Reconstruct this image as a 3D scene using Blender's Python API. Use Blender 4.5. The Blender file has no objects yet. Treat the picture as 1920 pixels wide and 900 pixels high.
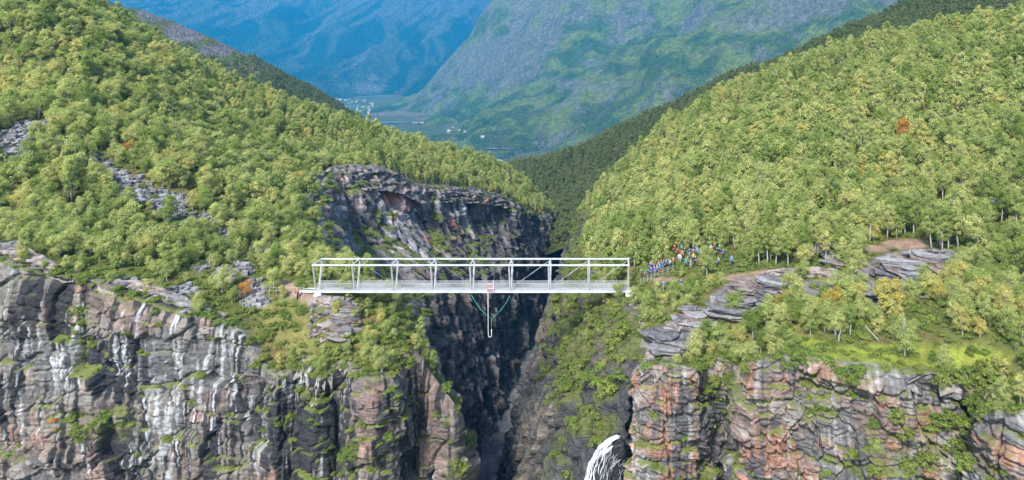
import bpy, bmesh, math, random
import numpy as np
from mathutils import Vector, Matrix, Euler
from mathutils.bvhtree import BVHTree

# ------------------------------------------------------------ camera, light, exposure
S = bpy.context.scene
COL = S.collection
FPX, CX, HY, CAMZ = 1200.0, 1180.0, 98.0, 40.7      # focal length and principal point in photo pixels, camera height over the deck

cam_d = bpy.data.cameras.new("camera"); cam = bpy.data.objects.new("camera", cam_d); COL.objects.link(cam)
cam_d.sensor_width = 36.0; cam_d.lens = FPX / 1920 * 36
cam_d.shift_x = (960 - CX) / 1920; cam_d.shift_y = (HY - 450) / 1920
cam_d.clip_start = 0.5; cam_d.clip_end = 40000
cam.location = (0, 0, CAMZ); cam.rotation_euler = (math.pi / 2, 0, 0)
S.camera = cam

SUN_EL, SUN_AZ = math.radians(46), math.radians(-18)      # azimuth: from behind the camera, turned to its left
sd = Vector((math.sin(SUN_AZ) * math.cos(SUN_EL), -math.cos(SUN_AZ) * math.cos(SUN_EL), math.sin(SUN_EL)))
sun_d = bpy.data.lights.new("sun", 'SUN'); sun = bpy.data.objects.new("sun", sun_d); COL.objects.link(sun)
sun_d.energy = 3.3; sun_d.angle = math.radians(8); sun_d.color = (1.0, 0.955, 0.88)
sun.rotation_euler = (-sd).to_track_quat('-Z', 'Y').to_euler()
world = bpy.data.worlds.new("World"); S.world = world; world.use_nodes = True
wn = world.node_tree.nodes; wn.clear()
sky = wn.new('ShaderNodeTexSky'); sky.sky_type = 'NISHITA'; sky.sun_disc = False
sky.sun_elevation = SUN_EL; sky.sun_rotation = math.atan2(sd.x, sd.y)
bg = wn.new('ShaderNodeBackground'); bg.inputs[1].default_value = 0.15
wo = wn.new('ShaderNodeOutputWorld')
world.node_tree.links.new(sky.outputs[0], bg.inputs[0]); world.node_tree.links.new(bg.outputs[0], wo.inputs[0])
S.view_settings.view_transform = 'Standard'; S.view_settings.look = 'None'
S.view_settings.exposure = 1.62; S.view_settings.gamma = 1.0; S.view_settings.use_curve_mapping = False
S.cycles.max_bounces = 6; S.cycles.diffuse_bounces = 3; S.cycles.glossy_bounces = 2
S.cycles.transmission_bounces = 3; S.cycles.volume_bounces = 1; S.cycles.transparent_max_bounces = 12
S.cycles.use_denoising = True; S.cycles.use_adaptive_sampling = True; S.cycles.adaptive_threshold = 0.015
S.cycles.sample_clamp_indirect = 6.0

def W(px, py, d):                     # photo pixel + distance -> world point
    return ((px - CX) * d / FPX, d, CAMZ - (py - HY) * d / FPX)
def PX(x, y, z):                      # world -> photo pixel
    return CX + FPX * x / y, HY - FPX * (z - CAMZ) / y

# ------------------------------------------------------------ numpy noise
def h2(a, b, c=0, seed=0):
    with np.errstate(over='ignore'):
        a = np.asarray(a).astype(np.int64).astype(np.uint32); b = np.asarray(b).astype(np.int64).astype(np.uint32)
        c = np.asarray(c).astype(np.int64).astype(np.uint32)
        h = a * np.uint32(374761393) + b * np.uint32(668265263) + c * np.uint32(2147483647 - 58) + np.uint32((seed * 974711 + 12345) & 0xffffffff)
        h = (h ^ (h >> np.uint32(13))) * np.uint32(1274126177)
        h = (h ^ (h >> np.uint32(16))) * np.uint32(2246822519)
        h = h ^ (h >> np.uint32(15))
    return h.astype(np.float64) / 4294967296.0
def vn(x, y, z=0.0, seed=0):          # value noise 0..1
    x = np.asarray(x, float); y = np.asarray(y, float); z = np.broadcast_to(np.asarray(z, float), x.shape)
    xi, yi, zi = np.floor(x), np.floor(y), np.floor(z)
    fx, fy, fz = x - xi, y - yi, z - zi
    fx, fy, fz = fx*fx*(3-2*fx), fy*fy*(3-2*fy), fz*fz*(3-2*fz)
    r = 0
    for dz in (0, 1):
        wz = fz if dz else 1 - fz
        for dy in (0, 1):
            wy = fy if dy else 1 - fy
            r = r + wz * wy * ((1 - fx) * h2(xi, yi+dy, zi+dz, seed) + fx * h2(xi+1, yi+dy, zi+dz, seed))
    return r
def fbm(x, y, z=0.0, seed=0, oc=4, g=0.5):
    r = 0; a = 1; t = 0
    x = np.asarray(x, float); y = np.asarray(y, float); z = np.asarray(z, float)
    for i in range(oc):
        r = r + a * vn(x, y, z, seed + i * 7); t += a; a *= g; x = x * 2.03; y = y * 2.03; z = z * 2.03
    return r / t
def sst(a, b, x):
    t = np.clip((x - a) / (b - a), 0, 1); return t * t * (3 - 2 * t)
def blocks(u, z, hz, wu, seed):       # broken beds: random value per block, distance to the nearest joint
    zw = z / hz + 0.7 * (vn(u / (wu * 3.1), z / (hz * 3), 0, seed + 1) - .5)
    k0 = np.floor(zw); b = k0 + (h2(k0, 3, 0, seed) - .5) * .7
    k = np.where(zw < b, k0 - 1, k0)
    lo = k + (h2(k, 3, 0, seed) - .5) * .7; hi = k + 1 + (h2(k + 1, 3, 0, seed) - .5) * .7
    ez = np.minimum(zw - lo, hi - zw) * hz
    sc = 0.55 + 0.9 * h2(k, 5, 0, seed)
    uw = u / wu * sc + h2(k, 9, 0, seed) * 31 + 0.25 * (vn(u / wu, z / hz, 0, seed + 2) - .5)
    j0 = np.floor(uw); b = j0 + (h2(j0, k, 1, seed) - .5) * .7
    j = np.where(uw < b, j0 - 1, j0)
    lo = j + (h2(j, k, 1, seed) - .5) * .7; hi = j + 1 + (h2(j + 1, k, 1, seed) - .5) * .7
    eu = np.minimum(uw - lo, hi - uw) * wu / sc
    tilt = (h2(j, k, 5, seed) - .5) * (uw - (lo + hi) / 2) + (h2(j, k, 6, seed) - .5) * (zw - k - .5)
    return h2(j, k, 2, seed), np.minimum(ez, eu), tilt

def facets(u, z, wu, hz, seed):       # jointed rock: flat facets, each with its own tilt; distance to the nearest joint
    a, b = u / wu, z / hz; ai, bi = np.floor(a), np.floor(b)
    f1 = np.full(a.shape, 9.0); f2 = np.full(a.shape, 9.0); ca = np.zeros(a.shape); cb = np.zeros(a.shape); ia = np.zeros(a.shape); ib = np.zeros(a.shape)
    for dj in (-1, 0, 1):
        for di in (-1, 0, 1):
            x, y = ai + di, bi + dj; px_ = x + .1 + .8 * h2(x, y, 1, seed); py_ = y + .1 + .8 * h2(x, y, 2, seed)
            da, db = np.abs(a - px_), np.abs(b - py_); d = np.maximum(da, db) + .18 * (da + db)
            c = d < f1; f2 = np.where(c, f1, np.minimum(f2, d))
            f1 = np.where(c, d, f1); ca = np.where(c, px_, ca); cb = np.where(c, py_, cb); ia = np.where(c, x, ia); ib = np.where(c, y, ib)
    v = h2(ia, ib, 3, seed)
    tilt = (h2(ia, ib, 4, seed) - .5) * 1.5 * (a - ca) + (h2(ia, ib, 5, seed) - .15) * (b - cb)
    return v, (f2 - f1) * min(wu, hz) * .5, tilt

# ------------------------------------------------------------ object helpers
def link(o, parent=None):
    COL.objects.link(o)
    if parent is not None: o.parent = parent
    return o
def tag(o, label=None, cat=None, group=None, kind=None):
    if label: o["label"] = label
    if cat: o["category"] = cat
    if group: o["group"] = group
    if kind: o["kind"] = kind
    return o
def empty(name, loc=(0, 0, 0), rz=0.0, sc=1.0):
    o = bpy.data.objects.new(name, None); COL.objects.link(o); o.empty_display_size = .3
    o.location = loc; o.rotation_euler = (0, 0, rz); o.scale = (sc, sc, sc); return o
def np_mesh(name, V, F, mats=(), mi=None, smooth=False, attrs=None):   # F: (n,3) or (n,4) array
    V = np.asarray(V, np.float32).reshape(-1, 3); F = np.asarray(F, np.int32)
    me = bpy.data.meshes.new(name); k = F.shape[1]
    me.vertices.add(len(V)); me.vertices.foreach_set("co", V.ravel())
    me.loops.add(F.size); me.loops.foreach_set("vertex_index", F.ravel())
    me.polygons.add(len(F)); me.polygons.foreach_set("loop_start", np.arange(0, F.size, k, dtype=np.int32))
    for m in mats: me.materials.append(m)
    if mi is not None: me.polygons.foreach_set("material_index", np.asarray(mi, np.int32))
    if attrs:
        for an, av in attrs.items():
            av = np.asarray(av, np.float32)
            if av.ndim == 2:
                a = me.attributes.new(an, 'FLOAT_COLOR', 'POINT')
                if av.shape[1] == 3: av = np.concatenate([av, np.ones((len(av), 1), np.float32)], 1)
                a.data.foreach_set("color", av.ravel())
            else:
                a = me.attributes.new(an, 'FLOAT', 'POINT'); a.data.foreach_set("value", av)
    me.update(calc_edges=True)
    if smooth: me.polygons.foreach_set("use_smooth", np.ones(len(F), bool))
    me.validate()
    return me
def grid_faces(nr, nc, keep=None):
    i = np.arange(nr * nc).reshape(nr, nc)
    F = np.stack([i[:-1, :-1], i[:-1, 1:], i[1:, 1:], i[1:, :-1]], -1).reshape(-1, 4)
    if keep is not None: F = F[keep.ravel()[F].all(1)]
    return F
def nobj(name, me, parent=None):
    return link(bpy.data.objects.new(name, me), parent)
class MB:                              # collects simple solids into one mesh
    def __init__(s): s.v = []; s.f = []; s.m = []
    def add(s, V, F, m=0):
        o = len(s.v); s.v += [tuple(p) for p in V]; s.f += [tuple(i + o for i in f) for f in F]; s.m += [m] * len(F)
    def box(s, c, d, rot=None, m=0):
        V = [Vector((x * d[0] / 2, y * d[1] / 2, z * d[2] / 2)) for x in (-1, 1) for y in (-1, 1) for z in (-1, 1)]
        if rot is not None: V = [rot @ p for p in V]
        s.add([p + Vector(c) for p in V], [(0, 1, 3, 2), (4, 6, 7, 5), (0, 4, 5, 1), (2, 3, 7, 6), (0, 2, 6, 4), (1, 5, 7, 3)], m)
    def tube(s, pts, rs, n=8, m=0, flat=False):
        pts = [Vector(p) for p in pts]; rings = []
        if not hasattr(rs, '__len__'): rs = [rs] * len(pts)
        V = []
        for i, p in enumerate(pts):
            t = (pts[min(i + 1, len(pts) - 1)] - pts[max(i - 1, 0)]).normalized()
            a = t.orthogonal().normalized() if i == 0 else (a - t * a.dot(t)).normalized()
            b = t.cross(a)
            off = math.pi / 4 if flat else 0
            V += [p + (a * math.cos(off + 2 * math.pi * k / n) + b * math.sin(off + 2 * math.pi * k / n)) * rs[i] for k in range(n)]
        F = [(i * n + k, i * n + (k + 1) % n, (i + 1) * n + (k + 1) % n, (i + 1) * n + k) for i in range(len(pts) - 1) for k in range(n)]
        F += [tuple(range(n - 1, -1, -1)), tuple((len(pts) - 1) * n + k for k in range(n))]
        s.add(V, F, m)
    def build(s, name, mats, parent=None, smooth=False):
        me = bpy.data.meshes.new(name); me.from_pydata(s.v, [], s.f)
        for m in (mats if isinstance(mats, (list, tuple)) else [mats]): me.materials.append(m)
        me.polygons.foreach_set("material_index", s.m)
        if smooth: me.polygons.foreach_set("use_smooth", [True] * len(s.f))
        me.update(); return nobj(name, me, parent)

# ------------------------------------------------------------ materials
def newmat(name):
    m = bpy.data.materials.new(name); m.use_nodes = True
    nt = m.node_tree; nt.nodes.clear()
    out = nt.nodes.new('ShaderNodeOutputMaterial')
    return m, nt, out
def N(nt, t, **kw):
    n = nt.nodes.new(t)
    for k, v in kw.items():
        if k == 'inp':
            for kk, vv in v.items(): n.inputs[kk].default_value = vv
        else: setattr(n, k, v)
    return n
def noise(nt, vec, scale, detail=4, rough=.55, dist=0.0):
    n = N(nt, 'ShaderNodeTexNoise', inp={'Scale': scale, 'Detail': detail, 'Roughness': rough, 'Distortion': dist})
    if vec is not None: nt.links.new(vec, n.inputs['Vector'])
    return n.outputs['Fac']
def ramp(nt, fac, stops):
    r = N(nt, 'ShaderNodeValToRGB'); e = r.color_ramp.elements
    while len(e) > 1: e.remove(e[-1])
    e[0].position = stops[0][0]; e[0].color = (*stops[0][1], 1)
    for p, c in stops[1:]:
        x = e.new(p); x.color = (*c, 1)
    nt.links.new(fac, r.inputs[0]); return r.outputs[0]
def mixc(nt, fac, a, b, mode='MIX'):
    m = N(nt, 'ShaderNodeMix', data_type='RGBA', blend_type=mode)
    for i, v in ((0, fac), (6, a), (7, b)):
        if isinstance(v, (int, float)): m.inputs[i].default_value = v
        elif isinstance(v, tuple): m.inputs[i].default_value = (*v, 1)
        else: nt.links.new(v, m.inputs[i])
    return m.outputs[2]
def math_n(nt, op, a, b=0.0):
    m = N(nt, 'ShaderNodeMath', operation=op)
    for i, v in ((0, a), (1, b)):
        if isinstance(v, (int, float)): m.inputs[i].default_value = v
        else: nt.links.new(v, m.inputs[i])
    return m.outputs[0]
def bump(nt, height, strength, dist):
    b = N(nt, 'ShaderNodeBump', inp={'Strength': strength, 'Distance': dist}); nt.links.new(height, b.inputs['Height']); return b.outputs[0]
def principled(nt, out, col, rough=.8, normal=None, spec=.3, metal=0):
    p = N(nt, 'ShaderNodeBsdfPrincipled')
    if isinstance(col, tuple): p.inputs['Base Color'].default_value = (*col, 1)
    else: nt.links.new(col, p.inputs['Base Color'])
    p.inputs['Roughness'].default_value = rough; p.inputs['Specular IOR Level'].default_value = spec; p.inputs['Metallic'].default_value = metal
    if normal is not None: nt.links.new(normal, p.inputs['Normal'])
    nt.links.new(p.outputs[0], out.inputs[0]); return p
def pos(nt):
    return N(nt, 'ShaderNodeNewGeometry').outputs['Position']
def scaled(nt, vec, s):
    m = N(nt, 'ShaderNodeMapping'); m.inputs['Scale'].default_value = s; nt.links.new(vec, m.inputs[0]); return m.outputs[0]

def mat_attr_rock(name, fine=1.0, bstr=.5):
    m, nt, out = newmat(name)
    a = N(nt, 'ShaderNodeAttribute', attribute_name='col').outputs['Color']
    p = pos(nt)
    n1 = noise(nt, p, 1.7 * fine, 6, .65); n2 = noise(nt, p, 9 * fine, 4, .6)
    st = noise(nt, scaled(nt, p, (1.6 * fine, 1.6 * fine, .16 * fine)), 1.0, 5, .6)
    bed = noise(nt, scaled(nt, p, (.35 * fine, .35 * fine, 3.2 * fine)), 1.0, 4, .6)
    c = mixc(nt, .85, a, ramp(nt, n1, [(.25, (.55, .55, .57)), (.5, (1, 1, 1)), (.75, (1.45, 1.42, 1.38))]), 'MULTIPLY')
    c = mixc(nt, .45, c, ramp(nt, st, [(.3, (.62, .63, .66)), (.5, (1, 1, 1)), (.72, (1.35, 1.33, 1.3))]), 'MULTIPLY')
    c = mixc(nt, .55, c, ramp(nt, n2, [(.3, (.6, .6, .6)), (.5, (1, 1, 1)), (.7, (1.35, 1.35, 1.35))]), 'MULTIPLY')
    vo = N(nt, 'ShaderNodeTexVoronoi', feature='DISTANCE_TO_EDGE', inp={'Scale': 1.0}); nt.links.new(scaled(nt, p, (.9 * fine, .9 * fine, 2.1 * fine)), vo.inputs['Vector'])
    bed = math_n(nt, 'ADD', bed, math_n(nt, 'MULTIPLY', math_n(nt, 'MINIMUM', vo.outputs['Distance'], .08), 7.0))
    hgt = math_n(nt, 'ADD', math_n(nt, 'MULTIPLY', bed, 1.2), math_n(nt, 'ADD', n1, math_n(nt, 'MULTIPLY', n2, .35)))
    principled(nt, out, c, .88, bump(nt, hgt, bstr, .35 / fine), .25)
    return m
M_CLIFF = mat_attr_rock("cliff_rock", 1.0, .4)
M_WALL = mat_attr_rock("gorge_rock", .55, .6)
def mat_ground():
    m, nt, out = newmat("hillside_ground")
    a = N(nt, 'ShaderNodeAttribute', attribute_name='col').outputs['Color']; p = pos(nt)
    n1 = noise(nt, p, .7, 6, .65); n2 = noise(nt, p, 5, 4, .6)
    c = mixc(nt, .8, a, ramp(nt, n1, [(.3, (.55, .5, .45)), (.5, (1, 1, 1)), (.7, (1.4, 1.45, 1.2))]), 'MULTIPLY')
    c = mixc(nt, .7, c, ramp(nt, n2, [(.3, (.6, .62, .6)), (.5, (1, 1, 1)), (.7, (1.4, 1.35, 1.3))]), 'MULTIPLY')
    principled(nt, out, c, .95, bump(nt, math_n(nt, 'ADD', n1, n2), .7, .3), .1); return m
M_GROUND = mat_ground()
def mat_plain(name, col, rough=.6, var=.15, sc=3.0, spec=.4, metal=0):
    m, nt, out = newmat(name)
    n = noise(nt, pos(nt), sc, 4, .6); lo = 1 - var; hi = 1 + var
    c = mixc(nt, 1.0, tuple(col), ramp(nt, n, [(.3, (lo, lo, lo)), (.7, (hi, hi, hi))]), 'MULTIPLY')
    principled(nt, out, c, rough, None, spec, metal); return m

# ------------------------------------------------------------ land forms
class TPS:                             # smooth height surface through surveyed points
    def __init__(s, P, lam=2.0):
        P = np.array(P, float); s.p = P[:, :2]; n = len(P); s.c = s.p.mean(0); s.k = np.abs(s.p - s.c).max()
        q = (s.p - s.c) / s.k; s.q = q
        d = np.linalg.norm(q[:, None] - q[None], axis=2); K = np.where(d > 0, d * d * np.log(d + 1e-12), 0) + np.eye(n) * lam * 1e-4
        A = np.zeros((n + 3, n + 3)); A[:n, :n] = K; A[:n, n] = 1; A[:n, n+1:] = q; A[n, :n] = 1; A[n+1:, :n] = q.T
        s.w = np.linalg.solve(A, np.concatenate([P[:, 2], np.zeros(3)]))
    def __call__(s, x, y):
        x = np.asarray(x, float); sh = x.shape; Q = (np.stack([x.ravel(), np.asarray(y, float).ravel()], 1) - s.c) / s.k
        r = s.w[-3] + Q @ s.w[-2:]
        for i, q in enumerate(s.q):
            d2 = ((Q - q) ** 2).sum(1); r = r + s.w[i] * .5 * d2 * np.log(d2 + 1e-24)
        return r.reshape(sh)
CAN = 3.2
def pts(lst, can=0.0):
    return [(W(*p)[0], W(*p)[1], W(*p)[2] - can) for p in lst]

RIM_A = pts([(-90, 470, 103), (0, 485, 102), (80, 512, 102), (170, 530, 101.5), (260, 558, 101), (340, 588, 100.5), (430, 605, 100), (465, 640, 99.5), (485, 688, 99.2), (522, 714, 97.6), (556, 688, 99.8), (598, 722, 97.2), (640, 692, 99.4), (668, 700, 96.3), (702, 714, 95.8), (732, 698, 97), (748, 695, 101), (770, 655, 104.5), (800, 685, 105), (850, 742, 104), (868, 790, 105.5)])
RIM_L = pts([(868, 790, 105.5), (835, 720, 111), (805, 640, 114), (760, 566, 119), (700, 548, 124), (650, 522, 132), (620, 482, 142), (605, 430, 160), (600, 372, 182), (612, 328, 205), (700, 318, 222), (780, 345, 240), (870, 356, 268), (960, 376, 300), (1020, 408, 345), (1052, 450, 390), (1062, 470, 430)])
BAS_L = [(-23, 107), (-26, 112), (-31, 117), (-35, 123), (-38, 130), (-41, 140), (-43, 152), (-45, 170), (-46, 188), (-47, 208), (-47, 226), (-46, 245), (-45, 270), (-43, 300), (-40, 345), (-38, 390), (-38, 430)]
RIM_R = pts([(1206, 708, 89.5), (1200, 668, 92), (1190, 630, 95.5), (1184, 596, 100), (1166, 566, 106), (1125, 550, 113), (1100, 515, 124), (1093, 480, 142), (1090, 450, 170), (1094, 418, 215), (1098, 398, 260), (1092, 396, 310), (1078, 410, 370), (1074, 440, 430)])
BAS_R = [(-17, 84), (-22, 89), (-26, 95), (-28, 102), (-29, 110), (-30, 118), (-31, 128), (-32, 145), (-33, 170), (-33, 215), (-33, 260), (-33, 310), (-34, 370), (-36, 430)]
RIM_F = pts([(1206, 708, 89.5), (1193, 697, 85.5), (1204, 690, 83.2), (1250, 686, 82.5), (1305, 690, 83), (1318, 705, 88), (1385, 700, 88.5), (1398, 690, 81), (1420, 672, 79.5), (1480, 660, 79.5), (1560, 672, 78.5), (1650, 685, 77), (1800, 697, 76), (1815, 740, 78), (1835, 790, 77), (1842, 782, 69), (1870, 768, 66.5), (1930, 765, 65), (2100, 750, 62), (2380, 735, 60)])
canyon_poly = np.array([p[:2] for p in RIM_A] + [p[:2] for p in RIM_L[1:]] + [p[:2] for p in RIM_R[::-1]] + [p[:2] for p in RIM_F[1:]] + [(120, 62), (200, 30), (-150, 30), (-150, 102)])
def sdist(x, y, poly):                 # > 0 inside the canyon
    x = np.asarray(x, float); y = np.asarray(y, float); d = np.full(x.shape, 1e9); ins = np.zeros(x.shape, bool)
    for i in range(len(poly)):
        ax, ay = poly[i]; bx, by = poly[(i + 1) % len(poly)]; ex, ey = bx - ax, by - ay
        t = np.clip(((x - ax) * ex + (y - ay) * ey) / (ex * ex + ey * ey + 1e-9), 0, 1)
        d = np.minimum(d, np.hypot(x - ax - t * ex, y - ay - t * ey))
        c = ((ay > y) != (by > y)) & (x < (bx - ax) * (y - ay) / (by - ay + 1e-12) + ax); ins ^= c
    return np.where(ins, d, -d)

ctrl = pts([(0, 250, 140), (0, 0, 185), (-200, 200, 165), (-200, 500, 112), (200, 400, 125), (200, 200, 168), (200, 38, 225), (400, 300, 158), (400, 190, 215), (330, 104, 262),
            (480, 172, 285), (640, 225, 312), (800, 275, 342), (960, 322, 372), (1035, 392, 395), (540, 400, 150), (540, 300, 200), (600, 285, 235), (700, 290, 240), (820, 320, 265), (900, 335, 300),
            (180, 12, 262), (0, -95, 240)], CAN)
ctrl += pts([(200, 480, 110), (400, 520, 110), (520, 556, 108), (560, 552, 108), (590, 558, 108), (640, 568, 108), (690, 590, 108), (520, 620, 104), (600, 620, 104), (700, 640, 104), (760, 610, 109), (80, 470, 108), (300, 540, 106), (420, 570, 106)])
ctrl += [(x - 30, y + 70, z - 26) for x, y, z in pts([(330, 90, 262), (480, 165, 285), (640, 225, 312), (800, 275, 342), (960, 322, 372)])]
ctrl += pts([(1130, 450, 165), (1110, 435, 195), (1170, 335, 222), (1240, 245, 250), (1330, 195, 252), (1450, 142, 248), (1600, 92, 243), (1750, 62, 238), (1920, 28, 238), (2150, -20, 238),
             (1300, 400, 140), (1300, 310, 178), (1500, 380, 138), (1500, 300, 165), (1500, 210, 203), (1700, 390, 128), (1700, 300, 150), (1700, 170, 192), (1900, 390, 116), (1900, 300, 135), (1900, 160, 180), (2150, 300, 130), (1180, 450, 140)], CAN)
ctrl += [(x, y + 60, z - 14) for x, y, z in pts([(1170, 335, 222), (1330, 195, 252), (1600, 92, 243), (1920, 28, 238)])]
ctrl += pts([(1190, 558, 108), (1235, 522, 112), (1300, 476, 121), (1330, 505, 112), (1300, 530, 108), (1400, 520, 104), (1560, 512, 102), (1750, 458, 112), (1640, 470, 110), (1500, 470, 114), (1650, 545, 97), (1800, 520, 98), (1900, 540, 94), (1350, 585, 95), (1250, 640, 90), (1228, 680, 85.5), (1500, 650, 84), (1650, 655, 81.5), (1850, 650, 79), (1420, 660, 83), (1340, 650, 88), (1700, 686, 77.5), (2000, 640, 78), (2000, 560, 88), (1500, 560, 95)])
for rim in (RIM_A, RIM_L[1:], RIM_R[1:], RIM_F): ctrl += [p for p in rim]
HT = TPS(ctrl, 1.0)
def hill(x, y):                        # height of the near land, relief included
    h = HT(x, y)
    return h + 1.6 * (fbm(np.asarray(x) / 16, np.asarray(y) / 16, 0, 3, 4) - .5) + .5 * (fbm(np.asarray(x) / 3.3, np.asarray(y) / 3.3, 0, 9, 3) - .5)
def gauss_zones(px, py, zones):
    r = np.zeros(px.shape)
    for (a, b, sa, sb, w) in zones: r = np.maximum(r, w * np.exp(-((px - a) / sa) ** 2 - ((py - b) / sb) ** 2))
    return r
def lerp3(c, col, m):
    return c * (1 - m[..., None]) + np.array(col) * m[..., None]
def resample(P, ds):
    P = np.array(P, float); L = np.concatenate([[0], np.cumsum(np.linalg.norm(np.diff(P[:, :2], axis=0), axis=1))])
    n = max(int(L[-1] / ds), 2); t = np.linspace(0, L[-1], n); return t, L
def bedval(z, hz, seed):
    k0 = np.floor(z / hz); k = np.where(z / hz < k0 + (h2(k0, 1, 0, seed) - .5) * .8, k0 - 1, k0); return h2(k, 2, 0, seed)
def sheet(name, rim, base, zb, ds, dz, prof, amp, seed, side, colour, mat, lean=.1, butt=1.6, jw=5.0, jh=6.0, keep=.85, up=0.0, drop=None, bed=.3):
    t, L = resample(rim, ds); R = np.array(rim, float)
    rx, ry = [np.interp(t, L, R[:, k]) for k in (0, 1)]
    tx, ty = np.gradient(rx), np.gradient(ry); k = max(int(2.2 / ds), 1); ker = np.ones(2 * k + 1) / (2 * k + 1)
    pad = lambda a: np.convolve(np.pad(a, k, mode='edge'), ker, 'valid')
    tx, ty = pad(tx), pad(ty); ln = np.hypot(tx, ty) + 1e-9; nx, ny = side * ty / ln, -side * tx / ln
    rz = hill(rx, ry) + .05 + up * np.sin(np.pi * np.clip(t / t[-1], 0, 1)) ** .5
    if drop is not None: zb = rz - drop
    if base is None: bx, by = rx + nx * lean * (rz - zb) * (sst(3, 10, t) if drop is None else 1), ry + ny * lean * (rz - zb) * (sst(3, 10, t) if drop is None else 1)
    else:
        B = np.array(base, float); bx, by = [pad(np.interp(t, L, B[:, k])) for k in (0, 1)]
    nr = int(np.max(rz - zb) / dz); v = np.linspace(0, 1, nr)[:, None]
    pv = np.interp(v, *zip(*prof)); Z = rz[None] + (zb - rz[None]) * v
    X = rx[None] + (bx - rx)[None] * pv; Y = ry[None] + (by - ry)[None] * pv
    U = np.broadcast_to(t[None], Z.shape)
    wob = (fbm(U / 9, Z / 9, 0, seed + 50, 3) - .5) * .5
    Zd = Z + .10 * U + wob                                   # gently dipping beds
    b1, e1, t1 = facets(U + wob, Zd, jw, jh, seed); b2, e2, t2 = facets(U + .4 * wob, Zd, jw * .42, jh * .36, seed + 3); b3, e3, t3 = facets(U, Zd, jw * .17, jh * .13, seed + 6)
    d = butt * 2.2 * (fbm(U / 11, Z / 40, 0, seed + 9, 3)) + amp * (1.7 * b1 + 1.0 * t1 + .8 * b2 + .6 * t2 + .24 * b3 + .22 * t3)
    d -= amp * (1.1 * (1 - sst(.02, .26, e1)) + .65 * (1 - sst(.02, .17, e2)) * (b2 > .25) + .2 * (1 - sst(0, .09, e3)))
    d -= amp * 1.5 * (h2(np.floor(b1 * 977), 1, 4, seed) > .86) * sst(0, .5, e1)
    d += amp * bed * (1.2 * bedval(Zd, jh * .55, seed + 21) + .5 * bedval(Zd, jh * .17, seed + 22))
    d -= d.mean() * keep
    d *= .3 + .7 * sst(0, 2.5, rz[None] - Z)
    X = X + nx[None] * d; Y = Y + ny[None] * d; Z = Z + .25 * amp * (b2 - .5)
    # rows running back under the turf
    ix = np.stack([rx - nx * o for o in (2.6, 1.2, .4)]); iy = np.stack([ry - ny * o for o in (2.6, 1.2, .4)])
    iz = hill(ix, iy) + (rz - hill(rx, ry))[None] * np.array([.0, .45, .9])[:, None] + np.array([-.7, -.15, .12])[:, None] + (vn(ix / 1.1, iy / 1.1, 0, seed) - .5) * .5
    X, Y, Z = [np.concatenate([a, b]) for a, b in ((ix, X), (iy, Y), (iz, Z))]
    U = np.concatenate([np.broadcast_to(t[None], ix.shape), U]); z3 = np.zeros(ix.shape)
    b1, b2, b3 = [np.concatenate([z3 + .5, b]) for b in (b1, b2, b3)]
    P = np.stack([X, Y, Z], -1)
    sm = lambda a: (np.roll(a, 1, 0) + a + np.roll(a, -1, 0) + np.roll(a, 1, 1) + np.roll(a, -1, 1)) / 5
    Ps = P.copy()
    for _ in range(3): Ps = np.stack([sm(Ps[..., i]) for i in range(3)], -1)
    nn = np.cross(np.gradient(Ps, axis=1), np.gradient(Ps, axis=0)); nn /= np.linalg.norm(nn, axis=2, keepdims=True) + 1e-9
    nz = np.abs(nn[..., 2])
    px, py = PX(X, Y, Z)
    C = np.clip(colour(U, Z, X, Y, px, py, nz, b1, b2, b3, seed), .004, .8)
    F = grid_faces(*Z.shape)
    if side < 0: F = F[:, ::-1]
    me = np_mesh(name, P, F, [mat], attrs={'col': C.reshape(-1, 3)})
    o = nobj(name, me); tag(o, kind="structure"); return o

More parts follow.
